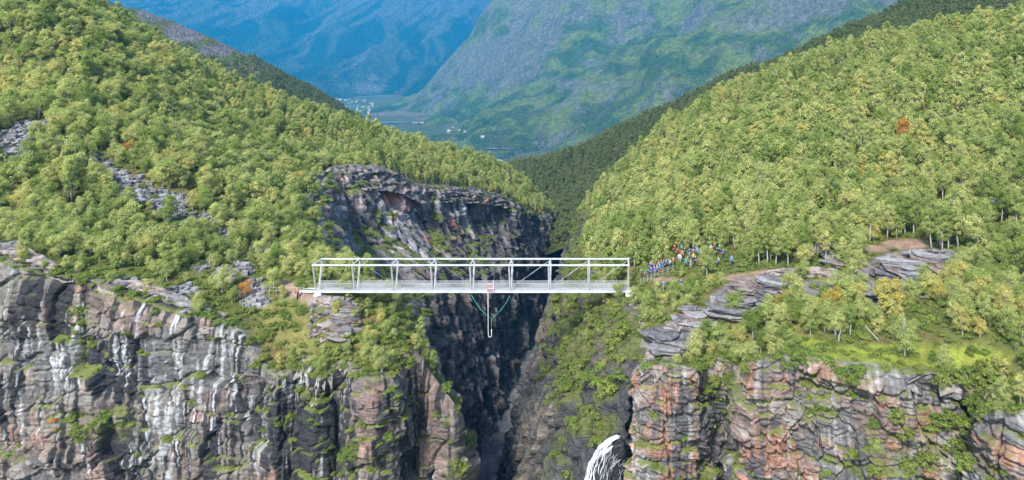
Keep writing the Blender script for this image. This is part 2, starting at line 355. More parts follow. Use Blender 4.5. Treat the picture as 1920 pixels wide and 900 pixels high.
def streak(u, z, wu, wz, seed): return fbm(u / wu, z / wz, 0, seed, 4, .6)
GREY, TAN, PINK, ORANGE, WET, WHITE, MOSS = (.098, .097, .10), (.138, .126, .114), (.14, .102, .088), (.165, .086, .06), (.013, .0145, .018), (.29, .30, .31), (.085, .10, .022)
def col_A(u, z, x, y, px, py, nz, b1, b2, b3, sd_):
    n = fbm(u / 14, z / 8, 0, 31, 3)
    c = lerp3(np.broadcast_to(np.array(GREY), u.shape + (3,)), TAN, sst(.35, .6, n + .25 * (b2 - .5)))
    c = lerp3(c, PINK, .7 * sst(.56, .70, fbm(u / 9, z / 5, 0, 37, 3) + .3 * (b1 - .5)))
    c = lerp3(c, PINK, gauss_zones(px, py, [(440/1, 560, 1, 1, 0), (210, 570, 60, 35, .9), (705, 790, 50, 130, 1), (800, 720, 60, 80, 1), (800, 850, 70, 90, .9), (420, 850, 50, 40, .5), (180, 880, 90, 40, .5)]))
    c = lerp3(c, ORANGE, .6 * sst(.88, .95, b2) * sst(.45, .6, n) + .7 * gauss_zones(px, py, [(700, 740, 25, 20, 1), (770, 690, 25, 25, 1), (800, 790, 20, 50, .8), (235, 560, 35, 20, .8), (60, 490, 30, 12, .8)]) * sst(.4, .6, b3))
    dz = gauss_zones(px, py, [(90, 565, 75, 50, .9), (215, 700, 55, 75, 1), (330, 560, 70, 30, .9), (15, 600, 25, 60, .9), (575, 800, 75, 110, 1), (640, 860, 45, 60, .8), (210, 840, 85, 55, .9), (760, 840, 16, 70, .9), (450, 640, 20, 40, .6), (380, 840, 60, 60, .35), (30, 740, 60, 50, .5)])
    s = streak(u, z, 1.0, 15, 41)
    dark = sst(.475, .515, s + .42 * (dz - .34) + .10 * (b2 - .5))
    c = lerp3(c, WET, .93 * dark)
    wz = gauss_zones(px, py, [(230, 670, 45, 50, 1), (110, 690, 60, 90, 1), (430, 640, 45, 60, 1), (300, 800, 40, 90, .9), (410, 740, 70, 90, .7), (250, 860, 60, 40, .7), (50, 640, 40, 60, .9), (560, 720, 60, 40, .6)])
    s2 = streak(u, z, .5, 10, 47)
    c = lerp3(c, WHITE, .85 * sst(.575, .63, s2 + .26 * (wz - .6)))
    c = c * (.55 + .35 * b3[..., None] + .5 * b2[..., None])
    moss = sst(.62, .85, nz) * sst(.3, .5, fbm(x / 4, y / 4, z / 4, 53, 3)) + .9 * gauss_zones(px, py, [(150, 620, 22, 40, 1), (180, 800, 60, 22, .8), (870, 880, 30, 30, 1), (540, 790, 30, 12, .7), (655, 850, 25, 22, .9)]) * sst(.4, .5, fbm(x, y, z, 57, 3))
    return lerp3(c, MOSS, np.clip(moss, 0, .9))
def col_F(u, z, x, y, px, py, nz, b1, b2, b3, sd_):
    n = fbm(u / 8, z / 3, 0, 131, 3)
    c = lerp3(np.broadcast_to(np.array(GREY), u.shape + (3,)), PINK, sst(.32, .5, n + .35 * (b2 - .5)))
    c = lerp3(c, TAN, .7 * sst(.5, .65, fbm(u / 5, z / 1.2, 0, 139, 3)))
    c = lerp3(c, ORANGE, .9 * sst(.5, .68, fbm(u / 3.5, z / 3, 0, 137, 3) + .34 * (b2 - .5) + .22 * gauss_zones(px, py, [(1240, 740, 45, 60, 1), (1230, 830, 60, 60, .9), (1430, 840, 60, 60, .6), (1560, 720, 60, 30, .9), (1470, 740, 40, 40, .6)]) - .06))
    c = lerp3(c, (.12, .12, .124), gauss_zones(px, py, [(1700, 700, 110, 50, .95), (1480, 680, 60, 22, .8), (1890, 790, 50, 35, .8)]))
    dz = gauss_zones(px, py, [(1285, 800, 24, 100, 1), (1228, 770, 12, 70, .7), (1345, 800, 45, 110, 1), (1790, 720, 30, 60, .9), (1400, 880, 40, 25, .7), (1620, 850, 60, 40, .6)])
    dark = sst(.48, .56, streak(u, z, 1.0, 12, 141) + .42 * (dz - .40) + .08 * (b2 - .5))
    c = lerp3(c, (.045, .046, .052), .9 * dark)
    c = lerp3(c, (.26, .255, .25), .5 * sst(.58, .68, streak(u, z, .6, 6, 147)))
    c = c * (.55 + .4 * b3[..., None] + .5 * b2[..., None])
    moss = sst(.6, .85, nz) * sst(.35, .5, fbm(x / 3, y / 3, z / 3, 153, 3)) + .9 * gauss_zones(px, py, [(1530, 770, 30, 14, 1), (1750, 860, 80, 30, .9), (1350, 715, 40, 25, .9), (1600, 695, 40, 25, .7)]) * sst(.38, .5, fbm(x, y, z, 157, 3))
    return lerp3(c, MOSS, np.clip(moss, 0, .9))
def col_L(u, z, x, y, px, py, nz, b1, b2, b3, sd_):
    n = fbm(u / 22, z / 14, 0, 231, 3)
    c = lerp3(np.broadcast_to(np.array((.19, .185, .195)), u.shape + (3,)), (.27, .21, .19), sst(.4, .62, n + .3 * (b1 - .5)))
    c = lerp3(c, (.36, .16, .11), .8 * sst(.56, .68, fbm(u / 7, z / 7, 0, 237, 3) + .2 * (b2 - .5) + .25 * gauss_zones(px, py, [(910, 380, 25, 30, 1), (875, 440, 25, 30, 1), (750, 385, 30, 25, .7)]) - .08))
    dark = np.clip(sst(.42, .62, streak(u, z, 3.5, 40, 241) + .3 * (gauss_zones(px, py, [(620, 465, 22, 16, 1), (655, 480, 25, 12, 1), (690, 430, 40, 30, .9), (830, 400, 40, 60, .6), (930, 430, 30, 60, .7), (660, 340, 50, 30, .5)]) - .35)) + sst(-22, -42, z + 8 * (fbm(u / 10, z / 10, 0, 243, 3) - .5)), 0, 1)  # lower wall: wet black rock, plus gorge shade put into the colour
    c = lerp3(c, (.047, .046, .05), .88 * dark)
    c = lerp3(c, (.42, .43, .45), .6 * sst(.56, .7, streak(u, z, 1.6, 18, 247) + .25 * (gauss_zones(px, py, [(750, 400, 40, 50, 1), (790, 360, 40, 40, .8), (870, 400, 20, 50, .8), (760, 470, 40, 30, .7)]) - .4)))
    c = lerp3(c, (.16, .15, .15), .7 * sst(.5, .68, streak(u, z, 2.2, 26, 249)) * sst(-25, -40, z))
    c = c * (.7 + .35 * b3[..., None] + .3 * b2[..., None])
    gr = sst(.56, .72, nz + .75 * (fbm(x / 9, y / 9, z / 9, 253, 4) - .5)) * sst(-62, -30, z)
    return lerp3(c, (.085, .105, .026), np.clip(gr, 0, .95))
def col_R(u, z, x, y, px, py, nz, b1, b2, b3, sd_):
    n = fbm(u / 12, z / 10, 0, 331, 3)
    c = lerp3(np.broadcast_to(np.array((.045, .045, .048)), u.shape + (3,)), (.095, .08, .07), sst(.45, .65, n + .3 * (b1 - .5)))  # dark wet rock, with the spur's partial shade put into its tones
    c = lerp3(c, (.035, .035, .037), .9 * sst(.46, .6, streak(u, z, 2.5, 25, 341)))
    c = c * (.6 + .5 * b3[..., None] + .4 * b2[..., None])
    gr = sst(.42, .58, fbm(x / 6, y / 6, z / 7, 353, 4) + .35 * (nz - .5) + .14 * sst(-24, -3, z)) * sst(-46, -8, z)
    return lerp3(c, (.065, .075, .018), np.clip(gr, 0, .92))

cliff_left = sheet("cliff_left", RIM_A, None, -36, .18, .18, [(0, 0), (1, 1)], .85, 11, 1, col_A, M_CLIFF, lean=.10, butt=1.3, jw=5.6, jh=6.4)
cliff_right = sheet("cliff_right", RIM_F, None, -22, .14, .13, [(0, 0), (1, 1)], .8, 71, 1, col_F, M_CLIFF, lean=.06, butt=.9, jw=4.6, jh=4.4, bed=1.0)
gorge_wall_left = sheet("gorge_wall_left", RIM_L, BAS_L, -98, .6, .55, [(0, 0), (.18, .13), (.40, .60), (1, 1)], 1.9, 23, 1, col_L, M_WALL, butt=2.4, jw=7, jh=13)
gorge_wall_right = sheet("gorge_wall_right", RIM_R, BAS_R, -98, .45, .45, [(0, 0), (.5, .80), (1, 1)], 1.3, 37, -1, col_R, M_WALL, butt=1.5, jw=5, jh=7)

def col_ledge(u, z, x, y, px, py, nz, b1, b2, b3, sd_):
    n = fbm(u / 5, z / 1.5, 0, sd_ + 31, 3)
    c = lerp3(np.broadcast_to(np.array((.14, .135, .14)), u.shape + (3,)), (.20, .165, .15), sst(.4, .6, n + .3 * (b1 - .5)))
    c = lerp3(c, (.05, .05, .055), .8 * sst(.5, .6, fbm(u / 2, z / .35, 0, sd_ + 33, 4)))
    c = c * (.6 + .4 * b3[..., None] + .4 * b2[..., None])
    return lerp3(c, MOSS, .8 * sst(.58, .7, fbm(x / 2.2, y / 2.2, z / 2, sd_ + 35, 3)) * sst(.5, .8, nz))
LEDGES = []
for nm, px_line, up_, dr, ln_, am, lb in (
    ("rock_ledge", [(1318, 592, 94), (1350, 572, 96.5), (1400, 548, 99.5), (1450, 534, 101), (1520, 530, 101), (1600, 532, 100), (1640, 545, 98)], .9, 4.2, .7, .9, "long layered grey rock ledge below the orange path"),
    ("rock_ledge", [(1600, 520, 101), (1640, 500, 103.5), (1690, 482, 106), (1745, 478, 107), (1790, 478, 106), (1812, 490, 104)], 1.0, 6.0, 1.15, 1.0, "broad tilted grey-pink rock ledge under the bare red soil"),
    ("rock_ledge", [(1205, 668, 87.5), (1215, 640, 89.5), (1240, 618, 91.5), (1275, 604, 92.8), (1300, 612, 92), (1315, 635, 90)], 1.3, 5.0, .9, 1.0, "cracked grey rock hump on top of the red cliff"),
    ("rock_ledge", [(575, 590, 106.5), (600, 575, 107.2), (630, 585, 106.8), (655, 605, 105.8), (665, 640, 104)], .9, 4.5, .8, .9, "broken grey rock knob below the concrete footing"),
    ("rock_ledge", [(205, 545, 103), (250, 552, 103), (310, 570, 102.6), (370, 585, 102.2), (420, 600, 101.6)], .9, 3.0, .4, .8, "dark jointed rock band along the brink of the pale cliff"),
    ("rock_ledge", [(-40, 462, 105), (20, 470, 104.6), (70, 485, 104.2), (110, 505, 103.6)], 1.2, 4.0, .4, .7, "orange-tinted rock step at the cliff's dark-stained corner"),
    ("rock_ledge", [(590, 345, 196), (620, 318, 208), (660, 312, 215), (720, 318, 224), (780, 340, 238)], 1.3, 8.0, .5, 1.1, "grey crag capping the gorge wall below the birches"),
    ("rock_ledge", [(565, 395, 168), (590, 365, 180), (602, 345, 192)], 1.0, 5.0, .5, .9, "rock rib in the birches beside the gorge"),
    ("rock_ledge", [(820, 350, 252), (870, 352, 266), (920, 362, 285), (960, 374, 300)], 1.0, 6.0, .5, 1.0, "reddish crag under the wooded brink of the gorge"),
    ("rock_ledge", [(1475, 495, 110), (1510, 485, 111), (1560, 482, 111), (1600, 485, 110)], .9, 3.0, .4, .8, "shadowed rock step behind the orange path")):
    o = sheet(nm, pts(px_line), None, 0, .2 if px_line[0][2] < 150 else .4, .14 if px_line[0][2] < 150 else .35, [(0, 0), (1, 1)], am, 900 + 17 * len(LEDGES), 1, col_ledge, M_CLIFF, lean=ln_, butt=.3 * am, jw=4.6 * max(am, .8), jh=(.75 if dr < 7 else 2.0) * max(am, .8), up=up_ * 1.5, drop=dr)
    del o["kind"]; tag(o, lb, "rock"); LEDGES.append(o)
# the near land: slopes, terraces, paths
def axis(lo, hi, fine_lo, fine_hi, f, c):
    return np.concatenate([np.arange(lo, fine_lo, c), np.arange(fine_lo, fine_hi, f), np.arange(fine_hi, hi, c)])
gx = np.concatenate([np.arange(-300, -140, 2.0), np.arange(-140, 130, .8), np.arange(130, 240, 2.0)])
gy = np.concatenate([np.arange(56, 150, .6), np.arange(150, 470, 1.5)])
GX, GY = np.meshgrid(gx, gy); GZ = hill(GX, GY); SD = sdist(GX, GY, canyon_poly)
GZ = GZ - np.clip(SD, 0, 4) * 5.0
gpx, gpy = PX(GX, GY, GZ)
SCREE_Z = [(120, 275, 30, 18, .9), (215, 335, 35, 22, 1), (290, 372, 35, 22, 1), (372, 415, 35, 20, .9), (400, 462, 30, 18, .9), (455, 505, 30, 18, .8), (380, 500, 26, 14, .7), (345, 545, 40, 14, .8), (25, 275, 45, 40, 1), (60, 240, 50, 20, .8), (185, 312, 30, 22, 1), (255, 360, 35, 30, 1), (320, 385, 40, 30, 1), (345, 430, 30, 20, .8), (430, 440, 25, 18, .9), (490, 475, 30, 18, .9), (420, 520, 30, 20, .9), (470, 545, 40, 20, .9), (610, 340, 20, 20, .7), (250, 535, 60, 12, .8), (480, 565, 40, 18, .8), (640, 570, 40, 12, .8), (20, 470, 40, 14, .8)]
PATH_Z = [(1400, 522, 50, 9, 1), (1470, 513, 60, 8, 1), (1540, 512, 40, 7, .9), (1700, 458, 50, 10, 1), (1640, 466, 40, 8, .8), (535, 536, 22, 12, 1), (560, 550, 30, 9, 1), (580, 560, 25, 7, .8), (1240, 524, 40, 8, .6), (1385, 545, 8, 20, .7)]
GRASS_Z = [(1640, 668, 160, 22, 1), (1800, 672, 90, 22, 1), (1500, 645, 50, 14, .8), (1430, 540, 25, 8, .8), (1560, 525, 40, 6, .7), (1350, 525, 50, 10, .6)]
SLAB_Z = [(1700, 500, 85, 35, 1), (1400, 560, 70, 32, 1), (1530, 540, 90, 18, .9), (1340, 585, 40, 15, .7), (1250, 650, 45, 35, .9), (1640, 560, 30, 30, .7)]
def ground_masks(px, py, x, y):
    k = .55 + .9 * fbm(x / 5, y / 5, 0, 61, 4)
    return [np.clip(gauss_zones(px, py, zz) * k * g, 0, 1) for zz, g in ((SCREE_Z, .86), (PATH_Z, 1.2), (GRASS_Z, 1.25), (SLAB_Z, 1.1))]
m_sc, m_pa, m_gr, m_sl = ground_masks(gpx, gpy, GX, GY)
gc = lerp3(np.broadcast_to(np.array((.075, .085, .026)), GX.shape + (3,)), (.12, .115, .04), sst(.4, .65, fbm(GX / 11, GY / 11, 0, 63, 4)))
gc = lerp3(gc, (.10, .06, .035), .5 * sst(.58, .7, fbm(GX / 4, GY / 4, 0, 65, 4)))
gc = lerp3(gc, (.21, .21, .225), sst(.35, .55, m_sc)); gc = lerp3(gc, (.15, .175, .032), sst(.3, .6, m_gr))
gc = lerp3(gc, (.21, .145, .11), sst(.3, .65, m_pa)); gc = lerp3(gc, (.12, .112, .11), sst(.4, .6, m_sl))
gc = lerp3(gc, (.19, .17, .16), .85 * sst(-2.2, -.4, SD + 1.5 * (fbm(GX / 3, GY / 3, 0, 67, 3) - .5)))
hill_mesh = np_mesh("hillside", np.stack([GX, GY, GZ], -1), grid_faces(*GX.shape, keep=(SD < .5)), [M_GROUND], smooth=True, attrs={'col': gc.reshape(-1, 3)})
hillside = tag(nobj("hillside", hill_mesh), kind="structure")

# gorge floor
fx, fy = np.meshgrid(np.arange(-75, 5, .8), np.arange(84, 450, 1.2))
fz = -93 + 3.5 * fbm(fx / 7, fy / 7, 0, 81, 4) + 2.0 * blocks(fx, fy, 2.5, 2.5, 83)[0]
gorge_floor = tag(nobj("gorge_floor", np_mesh("gorge_floor", np.stack([fx, fy, fz], -1), grid_faces(*fx.shape), [M_WALL],
                 attrs={'col': np.broadcast_to(np.array((.10, .10, .105)), fx.shape + (3,)).reshape(-1, 3) * (.6 + .8 * vn(fx / 2, fy / 2, 0, 87)).reshape(-1, 1)})), kind="structure")

# ------------------------------------------------------------ distant land
def mat_far(name, fine):
    m, nt, out = newmat(name)
    a = N(nt, 'ShaderNodeAttribute', attribute_name='col').outputs['Color']; p = pos(nt)
    n1 = noise(nt, p, .05 * fine, 6, .7); n2 = noise(nt, p, .16 * fine, 5, .7)
    v = N(nt, 'ShaderNodeTexVoronoi', inp={'Scale': .11 * fine}); nt.links.new(p, v.inputs['Vector'])
    c = mixc(nt, .9, a, ramp(nt, n1, [(.32, (.45, .47, .5)), (.5, (1, 1, 1)), (.68, (1.6, 1.55, 1.4))]), 'MULTIPLY')
    c = mixc(nt, .9, c, ramp(nt, n2, [(.32, (.45, .47, .5)), (.5, (1, 1, 1)), (.68, (1.55, 1.5, 1.4))]), 'MULTIPLY')
    h = math_n(nt, 'ADD', math_n(nt, 'MULTIPLY', n2, 1.0), math_n(nt, 'MULTIPLY', v.outputs['Distance'], -.8))
    principled(nt, out, c, .95, bump(nt, h, .9, 14 / fine), .1); return m
M_FAR = mat_far("distant_slope", 1.0); M_MID = mat_far("wooded_ridge", 3.0); M_FARM = mat_far("distant_mountain", .45)
VZ = -300.0
def land(name, ctrl_, xr, yr, nx_, ny_, rough, rs, seed, colour, mat, warp=None):
    T = TPS(ctrl_, .3); X, Y = np.meshgrid(np.linspace(*xr, nx_), np.linspace(*yr, ny_))
    Z = T(X, Y); rd = fbm(X / rs, Y / rs, 0, seed, 6, .55); rid = 1 - np.abs(2 * fbm(X / rs / .8, Y / rs / 1.3, 0, seed + 3, 5, .55) - 1)
    Z = Z + rough * (rd - .5) + rough * .8 * (rid - .75)
    gxx = np.gradient(Z, axis=1) / (X[0, 1] - X[0, 0]); gyy = np.gradient(Z, axis=0) / (Y[1, 0] - Y[0, 0]); nz = 1 / np.sqrt(1 + gxx**2 + gyy**2)
    Z = np.maximum(Z, VZ - 12)
    px, py = PX(X, Y, Z)
    C = colour(X, Y, Z, px, py, nz)
    o = nobj(name, np_mesh(name, np.stack([X, Y, Z], -1), grid_faces(*X.shape), [mat], smooth=True, attrs={'col': np.clip(C, .005, .7).reshape(-1, 3)}))
    tag(o, kind="structure"); return o, T, (rough, rs, seed)
def col_mid_l(X, Y, Z, px, py, nz):
    c = lerp3(np.broadcast_to(np.array((.075, .095, .03)), X.shape + (3,)), (.11, .11, .045), sst(.4, .65, fbm(X / 60, Y / 60, 0, 401, 4)))
    g = gauss_zones(px, py, [(350, 60, 60, 22, 1), (420, 95, 60, 16, .9), (290, 25, 40, 20, .9), (240, 5, 40, 15, .6)]) * (.5 + fbm(X / 25, Y / 25, 0, 403, 4))
    return lerp3(c, (.125, .12, .125), sst(.4, .7, g))
def col_far_r(X, Y, Z, px, py, nz):
    n = fbm(X / 260, Y / 260, Z / 200, 411, 5)
    c = lerp3(np.broadcast_to(np.array((.033, .06, .017)), X.shape + (3,)), (.085, .115, .028), sst(.4, .62, fbm(X / 90, Y / 90, Z / 90, 413, 4)))
    rk = np.clip(sst(.82, .66, nz) * sst(.4, .55, n) + gauss_zones(px, py, [(975, 70, 50, 60, .9), (920, 90, 40, 50, .9), (1000, 20, 60, 30, .8), (1110, 120, 22, 12, .8), (1540, 25, 60, 22, .9), (1130, 160, 60, 10, .7), (1330, 40, 50, 20, .5)]) * sst(.35, .6, fbm(X / 60, Y / 60, Z / 80, 415, 5)) * 1.3, 0, 1)
    c = lerp3(c, (.10, .097, .105), .75 * rk)
    return lerp3(c, (.07, .05, .045), .35 * sst(.6, .7, fbm(X / 40, Y / 40, Z / 40, 417, 4)))
def col_far_l(X, Y, Z, px, py, nz):
    c = lerp3(np.broadcast_to(np.array((.010, .024, .018)), X.shape + (3,)), (.05, .058, .03), .8 * sst(.47, .62, fbm((X + .5 * Z) / 110, (Z - .25 * X) / 260, 0, 421, 5)))  # darker than the real slopes: cloud shadow painted into the base colour
    c = lerp3(c, (.085, .078, .08), .6 * sst(.54, .66, fbm((X - .6 * Z) / 70, Z / 240, 0, 423, 5) + .30 * sst(150, 600, Z) - .12))
    return lerp3(c, (.14, .13, .13), .6 * sst(.4, .7, gauss_zones(px, py, [(690, 165, 45, 12, 1), (700, 145, 14, 10, .9), (640, 160, 40, 8, .6), (730, 200, 30, 7, .8)]) * (.4 + 1.1 * fbm(X / 60, Y / 60, 0, 427, 4))))
ridge_left, T_RL, K_RL = land("ridge_left", pts([(185, 0, 800), (300, 36, 780), (400, 76, 760), (500, 128, 740), (580, 178, 720), (645, 220, 700), (720, 275, 690), (0, -110, 840), (-300, -260, 900), (200, 110, 560), (400, 190, 540), (560, 235, 540), (640, 270, 560), (0, 40, 560), (-300, -60, 560), (400, 260, 430), (600, 300, 440), (100, 160, 430), (-300, 60, 430)])
    + [(x + 20, y + 160, z - 75) for x, y, z in pts([(185, 0, 800), (400, 76, 760), (580, 178, 720), (720, 275, 690), (-300, -260, 900)])], (-900, -150), (400, 1000), 260, 210, 14, 90, 431, col_mid_l, M_MID)
ridge_right, T_RR, K_RR = land("ridge_right", pts([(940, 318, 600), (1000, 300, 590), (1090, 270, 575), (1180, 232, 560), (1300, 175, 545), (1420, 125, 535), (1560, 68, 525), (1700, 8, 515), (1850, -60, 510), (2150, -200, 510),
      (960, 372, 480), (1040, 395, 440), (1060, 345, 490), (1150, 320, 440), (1300, 255, 400), (1450, 190, 380), (1600, 130, 370), (1900, 20, 370), (2150, -80, 370), (900, 345, 600)], 3.5)
    + [(x - 10, y + 120, z - 60) for x, y, z in pts([(940, 318, 600), (1090, 270, 575), (1300, 175, 545), (1560, 68, 525), (1850, -60, 510), (2150, -200, 510)])], (-170, 480), (330, 760), 300, 200, 12, 70, 441, lambda X, Y, Z, px, py, nz: lerp3(np.broadcast_to(np.array((.075, .09, .03)), X.shape + (3,)), (.15, .14, .14), .9 * sst(.75, .62, nz)), M_MID)
far_r = [(980, 272, 0), (900, 262, 0), (860, 235, 0), (830, 218, 0), (760, 202, 0), (1060, 290, 0), (1150, 320, 0), (1400, 420, 0)]
def on_valley(px, py): d = (CAMZ - VZ) * FPX / (py - HY); return ((px - CX) * d / FPX, d, VZ)
foot = [on_valley(p[0], p[1]) for p in far_r]
mountain_right, T_FR, K_FR = land("mountain_right", foot + [(x - 150, y - 80, z - 25) for x, y, z in foot]
    + pts([(1050, 215, 2500), (1200, 190, 2350), (1400, 150, 2200), (1200, 90, 2900), (1050, 110, 3100), (1400, 40, 2600), (1200, 0, 3250), (1050, 0, 3500), (945, 0, 3950), (900, 52, 3950), (862, 105, 3950), (800, 168, 3900), (980, 70, 3700), (930, 150, 3400), (1000, 170, 2900), (870, 190, 3400), (1600, 60, 2150), (1600, -60, 2500), (1200, -60, 3600), (1500, -130, 3200), (960, -40, 4200), (1900, -100, 2300)])
    + [(-900, 4900, 200), (-1200, 4700, -120), (-300, 4800, 520), (600, 4600, 640)], (-1900, 1800), (1500, 5200), 430, 430, 240, 620, 451, col_far_r, M_FAR)
mountain_left, T_FL, K_FL = land("mountain_far", pts([(620, 178, 5000), (700, 178, 5100), (560, 150, 5300), (500, 120, 5500), (420, 70, 5700), (340, 8, 5900), (600, 60, 6100), (760, 110, 5900), (850, 60, 6300), (640, 0, 6800), (900, -10, 7000), (480, 0, 6500), (250, -80, 6300), (800, 160, 5400), (950, 100, 6300), (300, 120, 5000), (400, 185, 4700), (1150, 60, 7200)])
    + [(-2600, 4300, VZ - 20), (-1500, 4500, VZ - 20), (-800, 4600, VZ - 20)], (-5200, 600), (4300, 7300), 430, 340, 330, 900, 461, col_far_l, M_FARM)
# valley floor: fields, gravel, woods in one sheet that runs on past the hills
vx, vy = np.meshgrid(np.linspace(-3200, 2200, 300), np.linspace(700, 5200, 270)); vz = VZ + 5 * (fbm(vx / 300, vy / 300, 0, 471, 4) - .5)
vpx, vpy = PX(vx, vy, vz)
vc = lerp3(np.broadcast_to(np.array((.07, .09, .035)), vx.shape + (3,)), (.15, .125, .11), .9 * sst(.45, .7, gauss_zones(vpx, vpy, [(740, 213, 70, 9, 1), (860, 240, 60, 8, .6), (940, 268, 70, 6, .8), (880, 298, 40, 6, 1), (800, 222, 60, 6, .7)]) * (.5 + .9 * fbm(vx / 60, vy / 120, 0, 473, 4))))
vc = lerp3(vc, (.09, .16, .035), .8 * sst(.4, .7, gauss_zones(vpx, vpy, [(675, 208, 25, 4, 1), (655, 200, 40, 7, .7), (850, 232, 30, 3, .5)])))
vc = vc * (.6 + .8 * fbm(vx / 30, vy / 40, 0, 475, 4))[..., None]
vc = lerp3(vc, (.10, .095, .05), .7 * sst(.52, .6, fbm(vx / 170, vy / 130, 0, 477, 3)))
valley_floor = tag(nobj("valley_floor", np_mesh("valley_floor", np.stack([vx, vy, vz], -1), grid_faces(*vx.shape), [M_FAR], smooth=True, attrs={'col': vc.reshape(-1, 3)})), kind="structure")
gm = MB(); gm.add([(-7500, -900, VZ - 14), (6500, -900, VZ - 14), (6500, 9000, VZ - 14), (-7500, 9000, VZ - 14)], [(0, 1, 2, 3)])
tag(gm.build("ground", mat_plain("low_ground", (.05, .07, .03), .95, .4, .01)), kind="structure")

# air
hz = MB(); hz.box((-500, 3600, (VZ - 20 + 900) / 2), (12000, 9600, 900 - (VZ - 20)))
m, nt, out = newmat("haze_air"); pv_ = N(nt, 'ShaderNodeVolumePrincipled')
pv_.inputs['Color'].default_value = (.012, .32, .64, 1); pv_.inputs['Density'].default_value = 1.02e-4; pv_.inputs['Anisotropy'].default_value = .0
nt.links.new(pv_.outputs[0], out.inputs['Volume'])
haze = hz.build("haze", m); tag(haze, kind="stuff")
# ------------------------------------------------------------ where a line of sight from the photo meets the land
dg = bpy.context.evaluated_depsgraph_get()
BVH = {o.name: BVHTree.FromObject(o, dg) for o in (hillside, cliff_left, cliff_right, gorge_wall_left, gorge_wall_right)}
BVH_FAR = {o.name: BVHTree.FromObject(o, dg) for o in (valley_floor, mountain_right, mountain_left)}
def hit(px, py, sets=BVH):
    o = Vector((0, 0, CAMZ)); d = Vector(((px - CX) / FPX, 1.0, -(py - HY) / FPX)).normalized(); best = None
    for b in sets.values():
        r = b.ray_cast(o, d)
        if r[0] is not None and (best is None or r[3] < best[2]): best = (r[0], r[1], r[3])
    return (best[0], best[1]) if best else (None, None)
HB = BVH["hillside"]
def ground_z(x, y):
    r = HB.ray_cast(Vector((x, y, 300)), Vector((0, 0, -1)))
    return r[0].z if r[0] is not None else float(hill(np.array([x]), np.array([y]))[0])

# ------------------------------------------------------------ foliage
def mat_leaf(name, stops, transl=.56):
    m, nt, out = newmat(name)
    oi = N(nt, 'ShaderNodeObjectInfo'); n = noise(nt, oi.outputs['Location'], .035, 3, .6); n2 = noise(nt, oi.outputs['Location'], .15, 2, .6)
    f = math_n(nt, 'ADD', math_n(nt, 'MULTIPLY', n, .55), math_n(nt, 'ADD', math_n(nt, 'MULTIPLY', oi.outputs['Random'], .42), math_n(nt, 'MULTIPLY', n2, .25)))
    c = ramp(nt, math_n(nt, 'MULTIPLY', f, .82), stops)
    t = N(nt, 'ShaderNodeAttribute', attribute_name='tint').outputs['Fac']
    c = mixc(nt, 1.0, c, ramp(nt, t, [(0, (.62, .66, .6)), (.5, (1, 1, 1)), (1, (1.42, 1.36, 1.3))]), 'MULTIPLY')
    p = N(nt, 'ShaderNodeBsdfPrincipled'); p.inputs['Roughness'].default_value = .55; p.inputs['Specular IOR Level'].default_value = .3
    nt.links.new(c, p.inputs['Base Color'])
    tr = N(nt, 'ShaderNodeBsdfTranslucent'); nt.links.new(mixc(nt, 1.0, c, (1.15, 1.2, .7), 'MULTIPLY'), tr.inputs[0])
    mx = N(nt, 'ShaderNodeMixShader', inp={0: transl}); nt.links.new(p.outputs[0], mx.inputs[1]); nt.links.new(tr.outputs[0], mx.inputs[2])
    nt.links.new(mx.outputs[0], out.inputs[0]); return m
M_LEAF = mat_leaf("birch_leaves", [(.22, (.14, .205, .045)), (.36, (.23, .295, .075)), (.50, (.34, .385, .14)), (.62, (.425, .44, .185)), (.72, (.475, .43, .15)), (.80, (.46, .34, .085)), (.88, (.48, .26, .05))])
M_LEAF_OLIVE = mat_leaf("shrub_leaves", [(.22, (.12, .18, .035)), (.45, (.17, .235, .05)), (.65, (.22, .26, .065)), (.85, (.27, .25, .07))])
M_LEAF_DARK = mat_leaf("ridge_leaves", [(.22, (.075, .10, .03)), (.5, (.10, .13, .04)), (.75, (.14, .155, .05))], .35)
M_LEAF_ORANGE = mat_leaf("orange_leaves", [(.2, (.42, .22, .05)), (.8, (.5, .26, .06))])
M_LEAF_YELLOW = mat_leaf("yellow_leaves", [(.2, (.36, .28, .06)), (.8, (.42, .30, .05))])
M_LEAF_SPRUCE = mat_leaf("spruce_needles", [(.2, (.03, .06, .025)), (.8, (.045, .08, .035))], .15)
def mat_bark():
    m, nt, out = newmat("birch_bark"); p = N(nt, 'ShaderNodeTexCoord').outputs['Object']
    n = noise(nt, scaled(nt, p, (3, 3, 9)), 1.5, 4, .7)
    principled(nt, out, ramp(nt, n, [(.36, (.07, .065, .058)), (.48, (.25, .24, .22)), (.72, (.38, .37, .34))]), .8, None, .2); return m
M_BARK = mat_bark(); M_WOOD = mat_plain("grey_wood", (.2, .17, .14), .9, .3)

